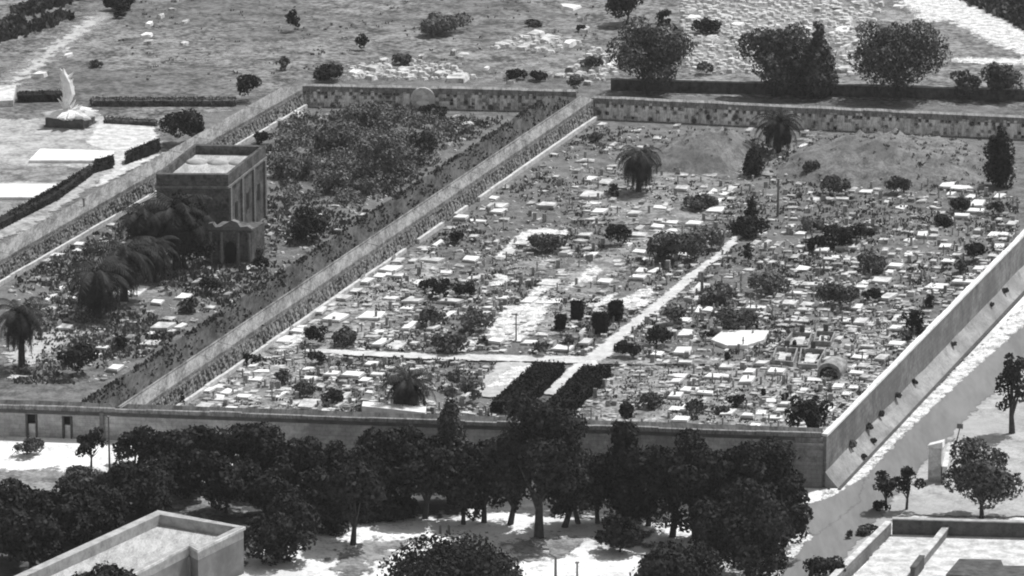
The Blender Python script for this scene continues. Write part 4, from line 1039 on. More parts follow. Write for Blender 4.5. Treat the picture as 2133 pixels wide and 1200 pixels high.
# ------------------------------------------------------------------ garden walls lower right
def wall_obj(a, e, th, h, z0, m, name, label, cat='wall', cop=None, side=1, group=None):
    d, n, L = frame(a, e); n = n*side
    root = empty(name, (a.x, a.y, z0)); tag(root, label, cat, group)
    t = MB(); k = max(1, int(L/3))
    for i in range(k):
        s0 = off(a, d, L*i/k); s1 = off(a, d, L*(i+1)/k); t.flat([s0, s1, off(s1, n, th), off(s0, n, th)], z0-.5, z0+h-.12)
    part_local(t, 'wall_body', M[m], root)
    t = MB()
    for i in range(k):
        s0 = off(a, d, L*i/k); s1 = off(a, d, L*(i+1)/k); j = .04*random.random()
        t.flat([off(s0, n, -.06), off(s1, n, -.06), off(s1, n, th+.06), off(s0, n, th+.06)], z0+h-.12, z0+h+j)
    part_local(t, 'coping', M[cop or m], root); return root
zg = -3.2
wall_obj(G(1858, 1118, zg), G(2300, 1130, zg), .6, 2.1, zg, 'dark_shaded_stone', 'garden_wall', 'garden wall with painted shade and pale top along the courtyard, lower right', cop='parapet', side=-1)  # shade on the front face put into the dark stone colour
wall_obj(G(1856, 1120, zg), G(1690, 1285, zg), .6, 1.9, zg, 'plaster_dark', 'garden_wall', 'slanting garden wall with a bright top beside the road', cop='white', side=1)
wall_obj(G(1976, 1120, zg), G(1908, 1205, zg), .6, 1.3, zg, 'plaster_dark', 'garden_wall', 'short slanting wall dividing the white courtyard', cop='white', side=1)
wall_obj(G(1905, 1214, zg), G(1925, 1188, zg), .5, 1.7, zg, 'dark_shaded_stone', 'garden_wall_stub', 'dark stub at the lower end of the short courtyard wall', side=-1)
# gate pillar and bits
P = GO(1946, 1006); root = empty('gate_pillar', P); tag(root, 'white rendered gate pillar with a sloping cap beside the road', 'pillar')
hz_ = 4.2
t = MB(); t.box(P+V*.5, U, V, .75, .5, P.z-.3, P.z+hz_); part_local(t, 'shaft', M['white'], root)
t = MB(); c = P+V*.5; bs = [c-U*.85-V*.6, c+U*.85-V*.6, c+U*.85+V*.6, c-U*.85+V*.6]
t.prism([Vector((p.x, p.y, P.z+hz_)) for p in bs], [Vector((p.x, p.y, P.z+hz_+(.25 if i in (0, 3) else .8))) for i, p in enumerate(bs)]); part_local(t, 'cap', M['white2'], root)
wall_obj(GO(1962, 1010), GO(1975, 960), .5, 2.2, P.z, 'white', 'gate_wall', 'short white wall running back from the gate pillar', side=1)
P = GO(1990, 925); root = empty('road_sign', P); tag(root, 'small slanting dark post leaning beside the white wall', 'post')
t = MB(); t.tube([P-Vector((.0, 0, .3)), P+Vector((.5, 0, 2.1))], [.09, .07]); part_local(t, 'post', M['metal'], root)
t = MB(); t.box(P+Vector((.5, 0, 0)), U, V, .35, .05, P.z+1.9, P.z+2.5); part_local(t, 'plate', M['metal'], root)
wallp = [(1985, 1200), (2010, 1168), (2130, 1172), (2220, 1174), (2220, 1215)]
pts = [G(a, b_, zg) for a, b_ in [(1970, 1205), (1998, 1172), (2085, 1174), (2090, 1186), (2300, 1190), (2300, 1225)]]
c = sum(pts, Vector())/6; t = MB(); t.flat([p-c for p in pts], 0, .45)
o = link('flat_shed_roof', mesh_np('flat_shed_roof', t.v, t.f, M['dark_shaded_stone']), None, (c.x, c.y, zg)); tag(o, 'dark flat slab roof in the white courtyard, bottom right', 'roof')

# ------------------------------------------------------------------ posts
def post(x, yb, yt, label, arm=0, where='out', name='pole', cat='pole', rad=.09):
    P = GO(x, yb) if where == 'out' else G(x, yb); s = scale_at(P); h = (yb-yt)/(s*.966)
    root = empty(name, P); tag(root, label, cat)
    t = MB(); t.tube([P-Vector((0, 0, .3)), P+Vector((0, 0, h*.5)), P+Vector((0, 0, h))], [rad*1.3, rad, rad*.8]); part_local(t, 'shaft', M['metal'], root)
    if arm:
        t = MB(); e = P+Vector((arm, 0, h+.5)); t.tube([P+Vector((0, 0, h-.1)), e], [rad*.8, rad*.6]); part_local(t, 'arm', M['metal'], root)
        t = MB(); t.box(e, U, V, .3, .14, e.z-.1, e.z+.12); part_local(t, 'lamp_head', M['ledge'], root)
    else:
        t = MB(); t.box(P, U, V, rad*1.6, rad*1.6, P.z+h, P.z+h+.12); part_local(t, 'cap', M['metal'], root)
    return root
post(1157, 1235, 1158, 'leaning street lamp with an arm on the white yard', arm=-1.0, name='street_lamp', cat='street lamp', rad=.16)
post(1202, 1230, 1172, 'plain short post right of the street lamp', rad=.12)
post(229, 1005, 868, 'tall thin pole before the front wall at the left', name='utility_pole', rad=.11)
post(1620, 450, 374, 'slim dark pole beyond the narrow cypress', where='in', rad=.16)
post(1075, 712, 655, 'thin pole standing in the bright clearing', where='in', rad=.09)
post(176, 475, 415, 'pale thin pole on the face of the left rampart', where='in', rad=.12)
post(1462, 615, 568, 'pale upright stone post beside the gravel path', where='in', rad=.2)
# two people-high dots on the yard: bollards
for x in (917, 935):
    P = GO(x, 1112); t = MB(); t.tube([(0, 0, -.1), (0, 0, .9), (0, 0, 1.05)], [.16, .14, .05]); o = link('bollard', mesh_np('bollard', t.v, t.f, M['cornice']), None, P)
    tag(o, 'small dark bollard on the white yard, %s of the pair' % ('left' if x == 917 else 'right'), 'bollard')

# ------------------------------------------------------------------ walled tomb plots, arched tomb, great slabs
slab([(1481, 716), (1506, 696), (1602, 697), (1592, 716), (1556, 728), (1514, 728)], .55, 'white2', 'great_slab', 'great blank white slab, the largest bright tomb in the ground', 'tomb slab')
slab([(754, 878), (756, 868), (888, 879), (886, 892)], 1.9, 'white2', 'long_tomb', 'long low whitewashed tomb directly behind the front wall', 'tomb')
def plot(pix, lab):
    pts = quad(pix); c = sum(pts, Vector())/4; root = empty('tomb_plot', (c.x, c.y, 0)); tag(root, lab, 'tomb plot', 'walled tomb plots near the great slab')
    t = MB(); t.flat(inset_poly(pts, .1), 0, .12); part_local(t, 'floor', M['soil'], root)
    t = MB(); inn = inset_poly(pts, .1)
    for i in range(4): t.flat([pts[i], pts[(i+1) % 4], inn[(i+1) % 4], inn[i]], 0, .75-.003*i)
    part_local(t, 'kerb_wall', M['grey'], root)
    t = MB(); cc = inset_poly(pts, .5); t.flat(cc, .12, .45); part_local(t, 'slab', M['white'], root)
    bk = MB(); bk.box(pts[2].lerp(pts[3], .5), U, V, .3, .12, .0, 1.6); part_local(bk, 'headstone', M['dark_shaded_stone'], root)
plot([(1626, 730), (1682, 732), (1692, 704), (1650, 702)], 'walled plot with dark headstone right of the great slab')
plot([(1694, 722), (1730, 724), (1740, 702), (1700, 700)], 'smaller walled plot right of the first walled plot')
plot([(1606, 762), (1652, 766), (1662, 736), (1616, 734)], 'walled plot with a grey floor below the first plot')
plot([(1662, 770), (1702, 772), (1720, 738), (1668, 736)], 'walled plot with a grey floor left above the arched tomb')
# arched tomb
P = G(1726, 790); s = scale_at(P); wv = 24/s; Lv = 3.4
root = empty('arched_tomb', P); tag(root, 'barrel vaulted tomb with a dark arched opening facing the front', 'tomb')
def arch(r_, h0, n_=12): return [(-r_, 0)]+[(r_*math.cos(PI-a_*PI/n_), h0+r_*.8*math.sin(a_*PI/n_)) for a_ in range(n_+1)]+[(r_, 0)]
def extr(prof, o0, a, b_, t):
    A_ = [Vector((o0.x+a.x*u, o0.y+a.y*u, z)) for u, z in prof]; B_ = [p+b_ for p in A_]; k0 = len(t.v); n_ = len(prof)
    t.v += [tuple(p) for p in A_]+[tuple(p) for p in B_]; t.f.append([k0+i for i in range(n_)]); t.f.append([k0+n_+i for i in reversed(range(n_))])
    for i in range(n_): t.f.append([k0+(i+1) % n_, k0+i, k0+n_+i, k0+n_+(i+1) % n_])
t = MB(); extr(arch(wv, .9), P, U, V*Lv, t); part_local(t, 'vault', M['grey'], root)
t = MB(); extr(arch(wv*.78, .7), P-V*.04, U, V*.3, t); part_local(t, 'opening', M['dark'], root)

# ------------------------------------------------------------------ graves
spots = []
def add(ox, oy, sc, lst, zone):
    for (x, y, w_, h_) in lst: spots.append((ox+x/sc, oy+y/sc, w_/sc, h_/sc, zone))
add(380, 640, 4.266, [(1225,45,90,50),(1360,110,170,70),(1330,20,70,35),(1050,178,90,30),(1020,225,120,30),(920,290,130,60),(880,330,120,40),(1700,85,200,70),(1175,130,80,40),(1760,210,90,25),(1670,268,130,25),(1770,330,90,70),(1900,340,150,90),(2010,180,60,70),(2000,18,110,25),(1115,390,80,25),(530,550,80,30),(640,515,70,50),(700,572,110,25),(580,595,50,25),(630,645,170,35),(345,655,90,30),(460,670,40,30),(210,670,40,25),(340,705,80,30),(215,745,120,40),(410,765,110,45),(330,800,90,30),(350,825,150,25),(540,815,130,30),(195,890,140,50),(635,860,50,35),(550,912,60,30),(445,905,80,25),(750,920,45,30),(820,922,60,35),(790,745,60,35),(995,678,55,30),(1120,552,90,30),(1130,648,130,30),(1320,608,130,40),(1510,612,180,45),(1730,612,130,25),(1630,650,80,30),(1680,510,120,40),(1240,715,50,30),(1330,715,50,30),(1295,680,35,30),(1590,740,40,30),(1670,755,80,25),(1450,800,60,60),(1370,875,110,40),(1480,725,70,30),(1120,865,150,80),(995,855,60,50),(1255,950,90,50),(1840,545,90,25),(2090,550,40,30),(2110,625,50,40),(880,785,50,60),(340,880,40,30),(1435,675,60,20)], 'c')
add(800, 400, 4.266, [(980,50,70,30),(1010,140,170,40),(1020,185,130,40),(690,240,120,30),(830,262,130,20),(590,318,80,30),(790,400,70,25),(930,455,60,25),(1000,455,35,30),(350,500,90,30),(480,455,50,50),(120,615,90,40),(260,625,60,30),(430,615,200,40),(770,605,130,40),(670,652,90,25),(450,685,90,25),(550,718,90,25),(215,690,60,20),(60,700,160,50),(130,755,110,30),(40,740,80,30),(300,805,60,35),(90,905,120,25),(60,950,130,25),(270,975,160,50),(210,1040,100,25),(590,980,200,30),(590,935,50,25),(1050,935,130,20),(950,1028,130,20),(870,1075,110,25),(730,1040,60,20),(580,1090,60,50),(850,750,50,50),(780,770,60,30),(1215,460,130,30),(1110,540,90,50),(1460,355,60,40),(1780,385,120,30),(1750,440,120,15),(1310,100,50,25),(1450,130,150,40),(1610,555,60,25),(1830,555,90,35),(1600,515,80,20),(1850,40,180,60),(1910,185,130,40),(1870,240,100,30),(1910,280,100,25),(2030,80,60,25),(1860,105,110,20),(1700,250,50,25),(1420,640,70,35),(1490,610,90,30),(1470,810,150,60),(1510,975,110,50),(1960,810,130,40),(1290,965,120,50),(2010,745,60,20),(1590,745,110,15),(2090,660,70,20)], 'c')
add(1200, 240, 4.266, [(240,93,60,30),(340,265,40,30),(420,290,60,30),(270,325,40,20),(100,405,110,25),(320,465,80,15),(120,570,90,40),(260,600,130,40),(500,625,40,30),(630,655,50,30),(960,540,70,25),(970,505,80,25),(1190,528,110,25),(945,665,110,35),(1360,655,80,40),(1310,695,70,30),(1215,680,50,40),(1270,765,70,40),(1250,850,150,50),(1380,750,60,25),(740,825,110,25),(795,805,40,30),(835,855,45,25),(590,780,40,30),(520,890,110,30),(540,830,60,20),(570,1000,60,40),(555,1070,160,30),(720,1005,120,30),(850,955,90,25),(860,1018,80,25),(720,945,80,20),(80,1065,120,30),(50,1125,90,15),(460,1160,60,40),(800,1060,60,20),(1050,970,130,40),(1540,135,40,40),(1865,340,90,40),(1830,380,60,25),(2040,170,40,30),(2010,280,50,50),(1790,480,60,40),(1890,535,30,40),(1980,615,60,20),(2095,750,80,30),(1650,1060,50,40),(1590,1130,60,40),(1690,1140,50,40),(1800,1140,50,40),(1865,1040,80,30),(2010,1045,90,20),(1905,985,80,25),(2065,850,50,30),(20,500,50,30),(730,200,70,30),(900,100,50,25),(1100,720,40,40)], 'c')
add(1650, 340, 4.286, [(570,190,80,30),(545,240,50,40),(665,258,110,30),(185,325,100,30),(335,342,60,25),(450,320,110,20),(1075,158,80,35),(1020,108,30,25),(990,280,80,25),(980,388,100,30),(1070,330,60,20),(1390,205,110,60),(1500,230,140,40),(1590,235,120,30),(1425,275,70,30),(1595,298,70,30),(1660,370,120,60),(1640,435,140,30),(1515,485,130,30),(1340,450,40,25),(1895,460,60,25),(1960,555,90,40),(1955,75,60,25),(1810,635,80,35),(1885,635,70,30),(1665,612,60,25),(1960,645,30,40),(1845,740,80,40),(1265,598,90,35),(1270,660,70,25),(1160,650,90,40),(1045,685,70,35),(940,590,70,30),(285,560,70,30),(680,538,60,30),(85,628,90,25),(15,560,40,25),(645,708,60,35),(600,740,25,70),(480,760,180,30),(270,785,110,30),(1040,812,80,30),(1370,748,110,30),(1480,765,90,30),(1465,825,80,20),(1395,880,110,30),(1740,870,100,25),(1665,945,90,30),(1570,1000,90,25),(820,700,80,20),(830,790,50,30),(390,840,80,30),(490,850,60,40),(890,830,60,20),(1135,900,40,30),(1085,925,40,30),(1200,925,30,40),(1260,885,60,20),(925,935,110,40),(870,975,80,30),(95,945,140,40),(20,840,60,30),(800,1050,170,50),(710,1000,60,30),(640,1065,80,30),(380,1060,80,30),(470,1015,70,20),(610,1105,100,20),(500,1095,60,25),(180,1095,190,30),(1290,1110,180,50),(1540,1075,200,30),(1500,1165,80,30),(880,1185,90,30),(1075,1170,50,25),(600,1170,30,40),(530,980,80,20),(150,400,60,30),(730,365,30,20),(1850,300,90,40)], 'c')
add(1400, 560, 3.333, [(200,140,110,60),(590,95,60,30),(850,175,110,20),(745,205,40,25),(470,192,50,20),(290,228,90,25),(180,215,50,40),(580,275,140,25),(250,285,60,30),(180,290,30,50),(810,250,100,35),(935,248,90,25),(915,295,100,20),(1050,283,100,20),(1145,270,60,20),(1275,275,80,25),(1060,433,90,20),(930,435,70,20),(860,365,180,15),(755,365,40,30),(1210,360,60,25),(1310,380,90,40),(1355,440,90,20),(1255,440,50,20),(1345,487,90,15),(1355,548,100,20),(1225,548,50,20),(1155,495,40,25),(1550,425,90,30),(1480,475,50,25),(1550,530,120,25),(1555,360,50,50),(1620,245,70,25),(1500,200,90,50),(100,450,90,50),(150,497,60,25),(80,365,80,30),(75,590,100,40),(90,660,100,20),(380,690,100,35),(300,755,130,30),(375,760,80,25),(30,790,70,30),(40,750,90,20),(540,720,70,30),(520,785,90,50),(720,725,110,40),(620,670,90,25),(550,640,50,20),(120,850,90,40),(30,895,90,40),(230,875,110,20),(145,930,90,30),(30,980,100,30),(120,985,110,40),(65,1055,120,35),(390,1000,80,50),(210,1130,80,40),(570,1100,80,40),(500,960,100,20),(530,1035,90,25),(680,920,100,25),(795,950,110,25),(760,990,80,25),(620,1000,60,30),(715,1045,100,20),(1000,775,140,20),(1080,765,80,25),(915,845,60,25),(1150,820,80,30),(1265,828,90,25),(1215,870,60,25),(1100,990,50,45),(1170,920,50,25),(1280,735,100,20),(1300,625,110,25),(1460,630,70,40),(1330,680,80,30),(1270,680,50,30),(1380,815,50,30),(1340,760,60,20),(1240,945,50,25),(1110,640,110,25)], 'c')
add(620, 440, 3.75, [(350,690,110,30),(455,625,80,40),(285,650,50,30),(275,730,60,40),(275,765,60,30),(540,550,70,40),(640,510,100,30),(610,590,60,30),(875,905,60,70),(1060,925,90,40),(1440,895,80,30),(1545,1030,130,40),(1800,1030,110,30)], 'c')
add(1100, 440, 3.75, [(865,318,100,25),(930,375,60,30),(880,470,80,40),(855,527,110,25),(590,565,120,30),(1000,465,50,40),(1215,330,70,25),(1170,410,50,20),(210,700,90,40),(1450,705,90,20),(1100,930,40,50),(1240,860,70,30),(1010,1130,90,30),(1210,1110,120,50),(1040,1070,40,30),(450,1030,80,40),(270,1080,150,40),(100,965,80,20),(320,905,100,20),(20,1030,60,30),(190,1030,60,30)], 'c')
add(0, 400, 3.0, [(700,208,50,20),(655,310,60,20),(495,362,80,20),(485,322,60,20),(355,398,60,20),(295,438,40,20),(390,598,40,30),(310,730,70,20),(215,548,50,30),(440,660,70,20),(310,665,30,40),(850,620,110,70),(985,693,80,25),(1150,655,80,30),(1310,720,60,20),(1235,570,30,30),(1290,475,60,20),(1425,652,40,20),(1050,795,70,20),(1020,850,110,40),(940,882,70,15),(1075,880,40,15),(1130,840,40,30),(645,970,70,20),(940,950,100,30),(600,1022,50,20),(720,1110,80,35),(815,920,40,20),(1555,475,50,30),(1755,260,50,20),(1625,292,50,20),(1690,268,40,20),(80,1165,60,20),(410,855,90,30)], 'l')
rocks = []
for (x, y, w_, h_) in [(935,155,50,15),(930,270,60,20),(1150,270,50,20),(1160,135,30,20),(1080,60,50,10),(250,475,90,20),(425,350,40,20),(1090,5,50,10),(1005,108,40,15),(920,225,80,20),(1855,722,80,25),(1755,770,60,30),(1600,735,40,20)]: rocks.append((x/3, y/3, w_/3, h_/3))
for (x, y, w_, h_) in [(265,385,60,25),(200,430,110,30),(85,460,90,30),(400,445,110,40),(180,485,60,15),(500,355,40,15),(730,495,150,50),(610,470,90,15),(700,338,50,15),(760,355,80,30),(665,420,40,20),(910,430,30,20),(1015,275,110,30),(1135,300,80,40),(1210,225,90,40),(1290,250,100,50),(1430,280,80,30),(1220,315,60,30),(1430,50,130,30),(1500,125,60,15),(1530,195,60,25),(1540,490,80,15),(1540,525,70,15),(1365,475,60,25),(1430,440,60,20),(1065,515,60,20),(1050,480,30,20),(1290,480,50,40),(785,790,70,25),(715,735,40,20),(730,820,40,40),(670,920,40,30),(1570,320,70,30),(1650,355,60,30),(1620,400,40,20),(1700,400,50,60)]: rocks.append((711+x/3, y/3, w_/3, h_/3))
for (x, y, w_, h_) in [(340,155,90,25),(480,105,70,40),(265,110,60,30),(180,240,60,40),(85,275,50,20),(320,240,40,20),(680,150,40,20),(670,215,60,15),(850,65,60,25),(970,55,80,20),(1120,35,130,40),(1095,85,60,15),(1000,190,90,40),(1110,180,100,25),(1090,270,60,30),(1010,310,50,90),(1010,440,90,40),(1345,45,60,15),(60,110,90,30),(270,20,60,30),(40,60,120,25),(790,185,50,20),(560,30,50,15),(780,40,50,20)]: rocks.append((1422+x/3, y/3, w_/3, h_/3))

# landmarks used to tell graves apart
LM = [(1905, 670, 'the round dark bush by the white topped wall'), (2034, 525, 'the dark bush by the right edge'), (905, 600, 'the darkest bush left of centre'),
 (660, 700, 'the dark bush at the cross path end'), (848, 830, 'the low spreading palm'), (1330, 370, 'the shaggy palm'), (1566, 440, 'the narrow cypress'),
 (1762, 490, 'the big dark bush'), (1545, 705, 'the great white slab'), (1726, 775, 'the arched tomb'), (1688, 870, 'the tree in the wall corner'),
 (1536, 835, 'the round front right bush'), (1285, 485, 'the upright dark bush'), (1135, 505, 'the bush in the bright elbow'), (1075, 680, 'the bright clearing'),
 (1240, 665, 'the yew blocks'), (1310, 725, 'the bush at the path crossing'), (690, 825, 'the bush behind the front wall'), (548, 700, 'the shrub climbing the rampart'),
 (948, 490, 'the grey bush near the middle rampart'), (1748, 615, 'the dark bush patch'), (1568, 345, 'the conical bush'), (1405, 520, 'the large grey bush'),
 (1958, 460, 'the low bush by the long grave'), (2080, 350, 'the tall dark conifer'), (820, 640, 'the left flank graves'), (1340, 850, 'the pointed front tree'),
 (203, 620, 'the short trunked palm'), (248, 710, 'the small bush between two graves'), (437, 595, 'the round bush below the portal'), (45, 700, 'the left edge palm'), (645, 465, 'the large bush by the earth walk'),
 (435, 840, 'the narrow shrub at the rampart end'), (1540, 660, 'the thicket behind the great slab'), (1815, 550, 'the fountain shaped shrub'), (1870, 390, 'the scrub at the mound foot')]
LM = [l for l in LM if 'left flank' not in l[2]]
words = ['nearest', 'second nearest', 'third nearest', 'fourth nearest', 'fifth nearest', 'sixth nearest', 'seventh nearest', 'eighth nearest', 'ninth nearest', 'tenth nearest', 'eleventh nearest', 'twelfth nearest']
SEEN = set()
def assign_labels(items, noun, lms):
    """items: list of dict(x,y,look,obj)"""
    groups = {}
    for it in items:
        b_ = min(lms, key=lambda l: (l[0]-it['x'])**2+((l[1]-it['y'])*1.6)**2)
        dx, dy = it['x']-b_[0], (it['y']-b_[1])*1.6
        dr = ('right of' if dx > 0 else 'left of') if abs(dx) > abs(dy) else ('in front of' if dy > 0 else 'behind')
        it['d'] = math.hypot(dx, dy); groups.setdefault((it['look'], dr, b_[2]), []).append(it)
    for (look, dr, lm), g in groups.items():
        g.sort(key=lambda i: i['d'])
        for k, it in enumerate(g):
            lb = '%s %s %s %s' % (look, noun, dr, lm)
            if len(g) > 1: lb += ', ' + (words[k] if k < len(words) else 'farthest') 
            it['obj']['label'] = lb
            lb = lb.replace('in front of', 'before') if len(lb.replace(',', '').split()) > 16 else lb
            if lb in SEEN: print('DUP', lb)
            SEEN.add(lb)
            if len(lb.replace(',', '').split()) > 16: print('LONG', lb)

def quad_block(w_, d_, h_, jit, rng, gap=0):
    pts = [(-w_/2, -d_/2), (w_/2, -d_/2), (w_/2, d_/2), (-w_/2, d_/2)]
    pts = [(x+rng.normal()*jit*w_, y+rng.normal()*jit*d_) for x, y in pts]
    th_ = rng.normal()*.08 if jit > .07 else 0; ct, st_ = math.cos(th_), math.sin(th_); pts = [(x*ct-y*st_, x*st_+y*ct) for x, y in pts]; a_ = [Vector((U.x*x+V.x*y, U.y*x+V.y*y, 0)) for x, y in pts]; return a_
rng = np.random.default_rng(11)
spots.sort(key=lambda t: -(t[2]*t[3]))
# drop near duplicates
kept = []
for sp_ in spots:
    if any(abs(sp_[0]-k[0]) < (sp_[2]+k[2])*.33 and abs(sp_[1]-k[1]) < (sp_[3]+k[3])*.42 for k in kept): continue
    kept.append(sp_)
print('grave spots', len(spots), 'kept', len(kept))
items = []; rest = []
for gi, (x, y, w_, h_, zone) in enumerate(kept):
    yb = y + h_*.5
    P0 = G(x, y + 2); s = scale_at(P0); sd = sind(P0)
    wd = w_/s; dp = max(.75, (h_*.95)/(s*sd)); ht = .28+.32*rng.random()
    if gi >= 296: rest.append((P0, wd, dp, ht)); continue
    bright_ = rng.random() < .62
    m_ = 'white2' if bright_ else 'white'
    rot = rng.normal()*.05
    with_parts = gi < 150
    big_ = wd > 2.0; deep_ = dp > 2.6; small_ = wd < 1.1
    size = 'broad' if (big_ and deep_) else 'long' if big_ else 'small' if small_ else 'medium'
    hs = with_parts and rng.random() < .55 and not deep_
    base = quad_block(wd, dp, ht, .06 if with_parts else .11, rng)
    t = MB(); t.flat(base, -.05, ht*.55)
    o = link('grave', mesh_np('grave', t.v, t.f, M['grey' if with_parts else 'palegrey' if not bright_ else m_]), None, (P0.x, P0.y, 0)); o.rotation_euler = (0, 0, rot)
    if with_parts:
        top = [p*.92 for p in base]; t = MB(); t.prism([Vector((p.x, p.y, ht*.55)) for p in top], [Vector((p.x, p.y, ht+.06*rng.normal()*.5)) for p in top])
        link('slab', mesh_np('slab', t.v, t.f, M[m_]), o)
        if hs:
            t = MB(); c = (base[3]+base[0])*.5*.86; hh = ht+.35+.45*rng.random()
            a1 = .07; yy = dp*.3
            prof = [(-yy, 0), (-yy, hh*.8), (-yy*.5, hh), (yy*.5, hh), (yy, hh*.8), (yy, 0)]
            extr(prof, c-U*a1, V, U*(2*a1), t)
            link('headstone', mesh_np('headstone', t.v, t.f, M['grey']), o)
    else:
        for v_ in o.data.vertices: pass
    o['category'] = 'grave'; o['group'] = 'graves in the burial grounds'
    items.append(dict(x=x, y=y, look=('bright white ' if bright_ else 'pale ')+size, obj=o))
assign_labels(items, 'grave', LM)

# rest of the graves and the unlisted small ones: one object
def inside(poly, x, y):
    r_ = False; j = len(poly)-1
    for i in range(len(poly)):
        if ((poly[i][1] > y) != (poly[j][1] > y)) and (x < (poly[j][0]-poly[i][0])*(y-poly[i][1])/(poly[j][1]-poly[i][1])+poly[i][0]): r_ = not r_
        j = i
    return r_
RIGHTP = [(412, 845), (560, 745), (1232, 262), (1500, 275), (1600, 300), (2120, 410), (2120, 505), (1725, 900), (1650, 925), (900, 890)]
LEFTP = [(20, 590), (300, 430), (620, 240), (1060, 248), (600, 555), (215, 800), (20, 800)]
PATHS = [[(1120, 830), (1225, 735), (1400, 595), (1526, 490), (1550, 492), (1300, 706), (1190, 830)], [(655, 727), (1228, 743), (1228, 765), (655, 742)], [(978, 850), (1035, 755), (1280, 755), (1200, 860)],
         [(1395, 270), (1560, 268), (1540, 370), (1380, 360)], [(1640, 290), (2060, 290), (2060, 395), (1640, 370)]]
t = MB()
for (P0, wd, dp, ht) in rest: t.flat([p+P0 for p in quad_block(wd, dp, ht, .08, rng)], -.02, ht)
cnt = 0
while cnt < 1700:
    x, y = rng.uniform(400, 2121), rng.uniform(262, 925)
    if not inside(RIGHTP, x, y) or any(inside(p, x, y) for p in PATHS): continue
    if y < 520 and rng.random() < .55: continue
    q = 0.35 + .65*(y > 600) + .4*(x > 1650) 
    if rng.random() > q*.8: continue
    cnt += 1
    P0 = G(x, y); s = scale_at(P0); wd = rng.uniform(6, 19)/s; dp = rng.uniform(2.0, 5)/(s*sind(P0))
    t.flat([p+P0 for p in quad_block(wd, dp, .2, .12, rng)], -.02, .12+.25*rng.random())
cnt = 0
while cnt < 60:
    x, y = rng.uniform(20, 1000), rng.uniform(260, 800)
    if not inside(LEFTP, x, y) or (y < 420 and rng.random() < .8): continue
    cnt += 1; P0 = G(x, y); s = scale_at(P0); wd = rng.uniform(6, 16)/s; dp = rng.uniform(2, 4)/(s*sind(P0))
    t.flat([p+P0 for p in quad_block(wd, dp, .2, .12, rng)], -.02, .12+.2*rng.random())
tag(t.build('small_graves', M['palegrey']), 'scattered small pale graves filling the burial grounds', 'graves', kind='stuff')
# rubble and stones
def stones(name, poly_list, n, smin, smax, m, lab):
    t = MB(); c_ = 0
    xs_ = [p[0] for pl in poly_list for p in pl]; ys_ = [p[1] for pl in poly_list for p in pl]
    while c_ < n:
        x, y = rng.uniform(min(xs_), max(xs_)), rng.uniform(min(ys_), max(ys_))
        if not any(inside(pl, x, y) for pl in poly_list): continue
        c_ += 1; P0 = G(x, y); k = 5; r_ = rng.uniform(smin, smax); ph = rng.random()*6
        b0 = [Vector((P0.x+r_*(.7+.6*rng.random())*math.cos(ph+i*2*PI/k), P0.y+r_*(.7+.6*rng.random())*math.sin(ph+i*2*PI/k), -.03)) for i in range(k)]
        h_ = r_*rng.uniform(.4, .9); c = sum(b0, Vector())/k; tp_ = [Vector((c.x+(p.x-c.x)*.65, c.y+(p.y-c.y)*.65, h_)) for p in b0]
        t.prism(b0, tp_)
    tag(t.build(name, M[m]), lab, 'stones', kind='stuff')
stones('rubble', [RIGHTP, LEFTP], 4200, .10, .34, 'white', 'small pale rubble strewn among the graves')
stones('rubble', [[(1415, 0), (1840, 0), (1790, 155), (1430, 155)], [(720, 135), (900, 125), (1000, 165), (730, 168)], [(1020, 100), (1100, 70), (1210, 90), (1150, 110)], [(1180, 165), (1230, 100), (1290, 110), (1280, 170)]], 1500, .2, .85, 'white', 'pale rubble strewn in the far field')
t = MB(); cnt = 0
while cnt < 950:
    x, y = rng.uniform(400, 2121), rng.uniform(330, 925)
    if not inside(RIGHTP, x, y) or any(inside(p, x, y) for p in PATHS+bright): continue
    if y < 560 and x < 1500 and rng.random() < .5: continue
    cnt += 1; P0 = G(x, y); a = rng.normal()*.12; u_ = (U*math.cos(a)+V*math.sin(a)); v_ = Vector((-u_.y, u_.x, 0)); hw, hh = rng.uniform(.12, .3), rng.uniform(.5, 1.25)
    if rng.random() < .25: t.box(P0, u_, v_, .07, .07, -.05, hh*1.2); t.box(P0, u_, v_, hw*.9, .05, hh*.8, hh*.8+.13)
    else: t.box(P0, u_, v_, hw if rng.random() < .5 else .09, .09 if rng.random() < .5 else hw, -.05, hh)
tag(t.build('small_headstones', M['grey']), 'small grey headstones and crosses standing between the graves', 'headstones', kind='stuff')
TH = [(590, 262), (640, 238), (850, 232), (960, 250), (1000, 262), (930, 300), (880, 345), (800, 400), (720, 440), (700, 420), (600, 430), (575, 360), (560, 300)]
Lb = []
while len(Lb) < 230:
    x, y = rng.uniform(555, 1000), rng.uniform(230, 440)
    if not inside(TH, x, y): continue
    P0 = G(x, y); r0 = rng.uniform(.7, 1.9); hh = rng.uniform(.5, 1.5); Lb.append((P0.x, P0.y, hh*.3, r0, r0, hh))
v, f = leaf_cloud(Lb, 26000, .36, seed=77)
tag(link('thicket', mesh_np('thicket', v, f, M['leaf3'])), 'near continuous grey thicket filling the upper left burial ground', 'thicket', kind='stuff')
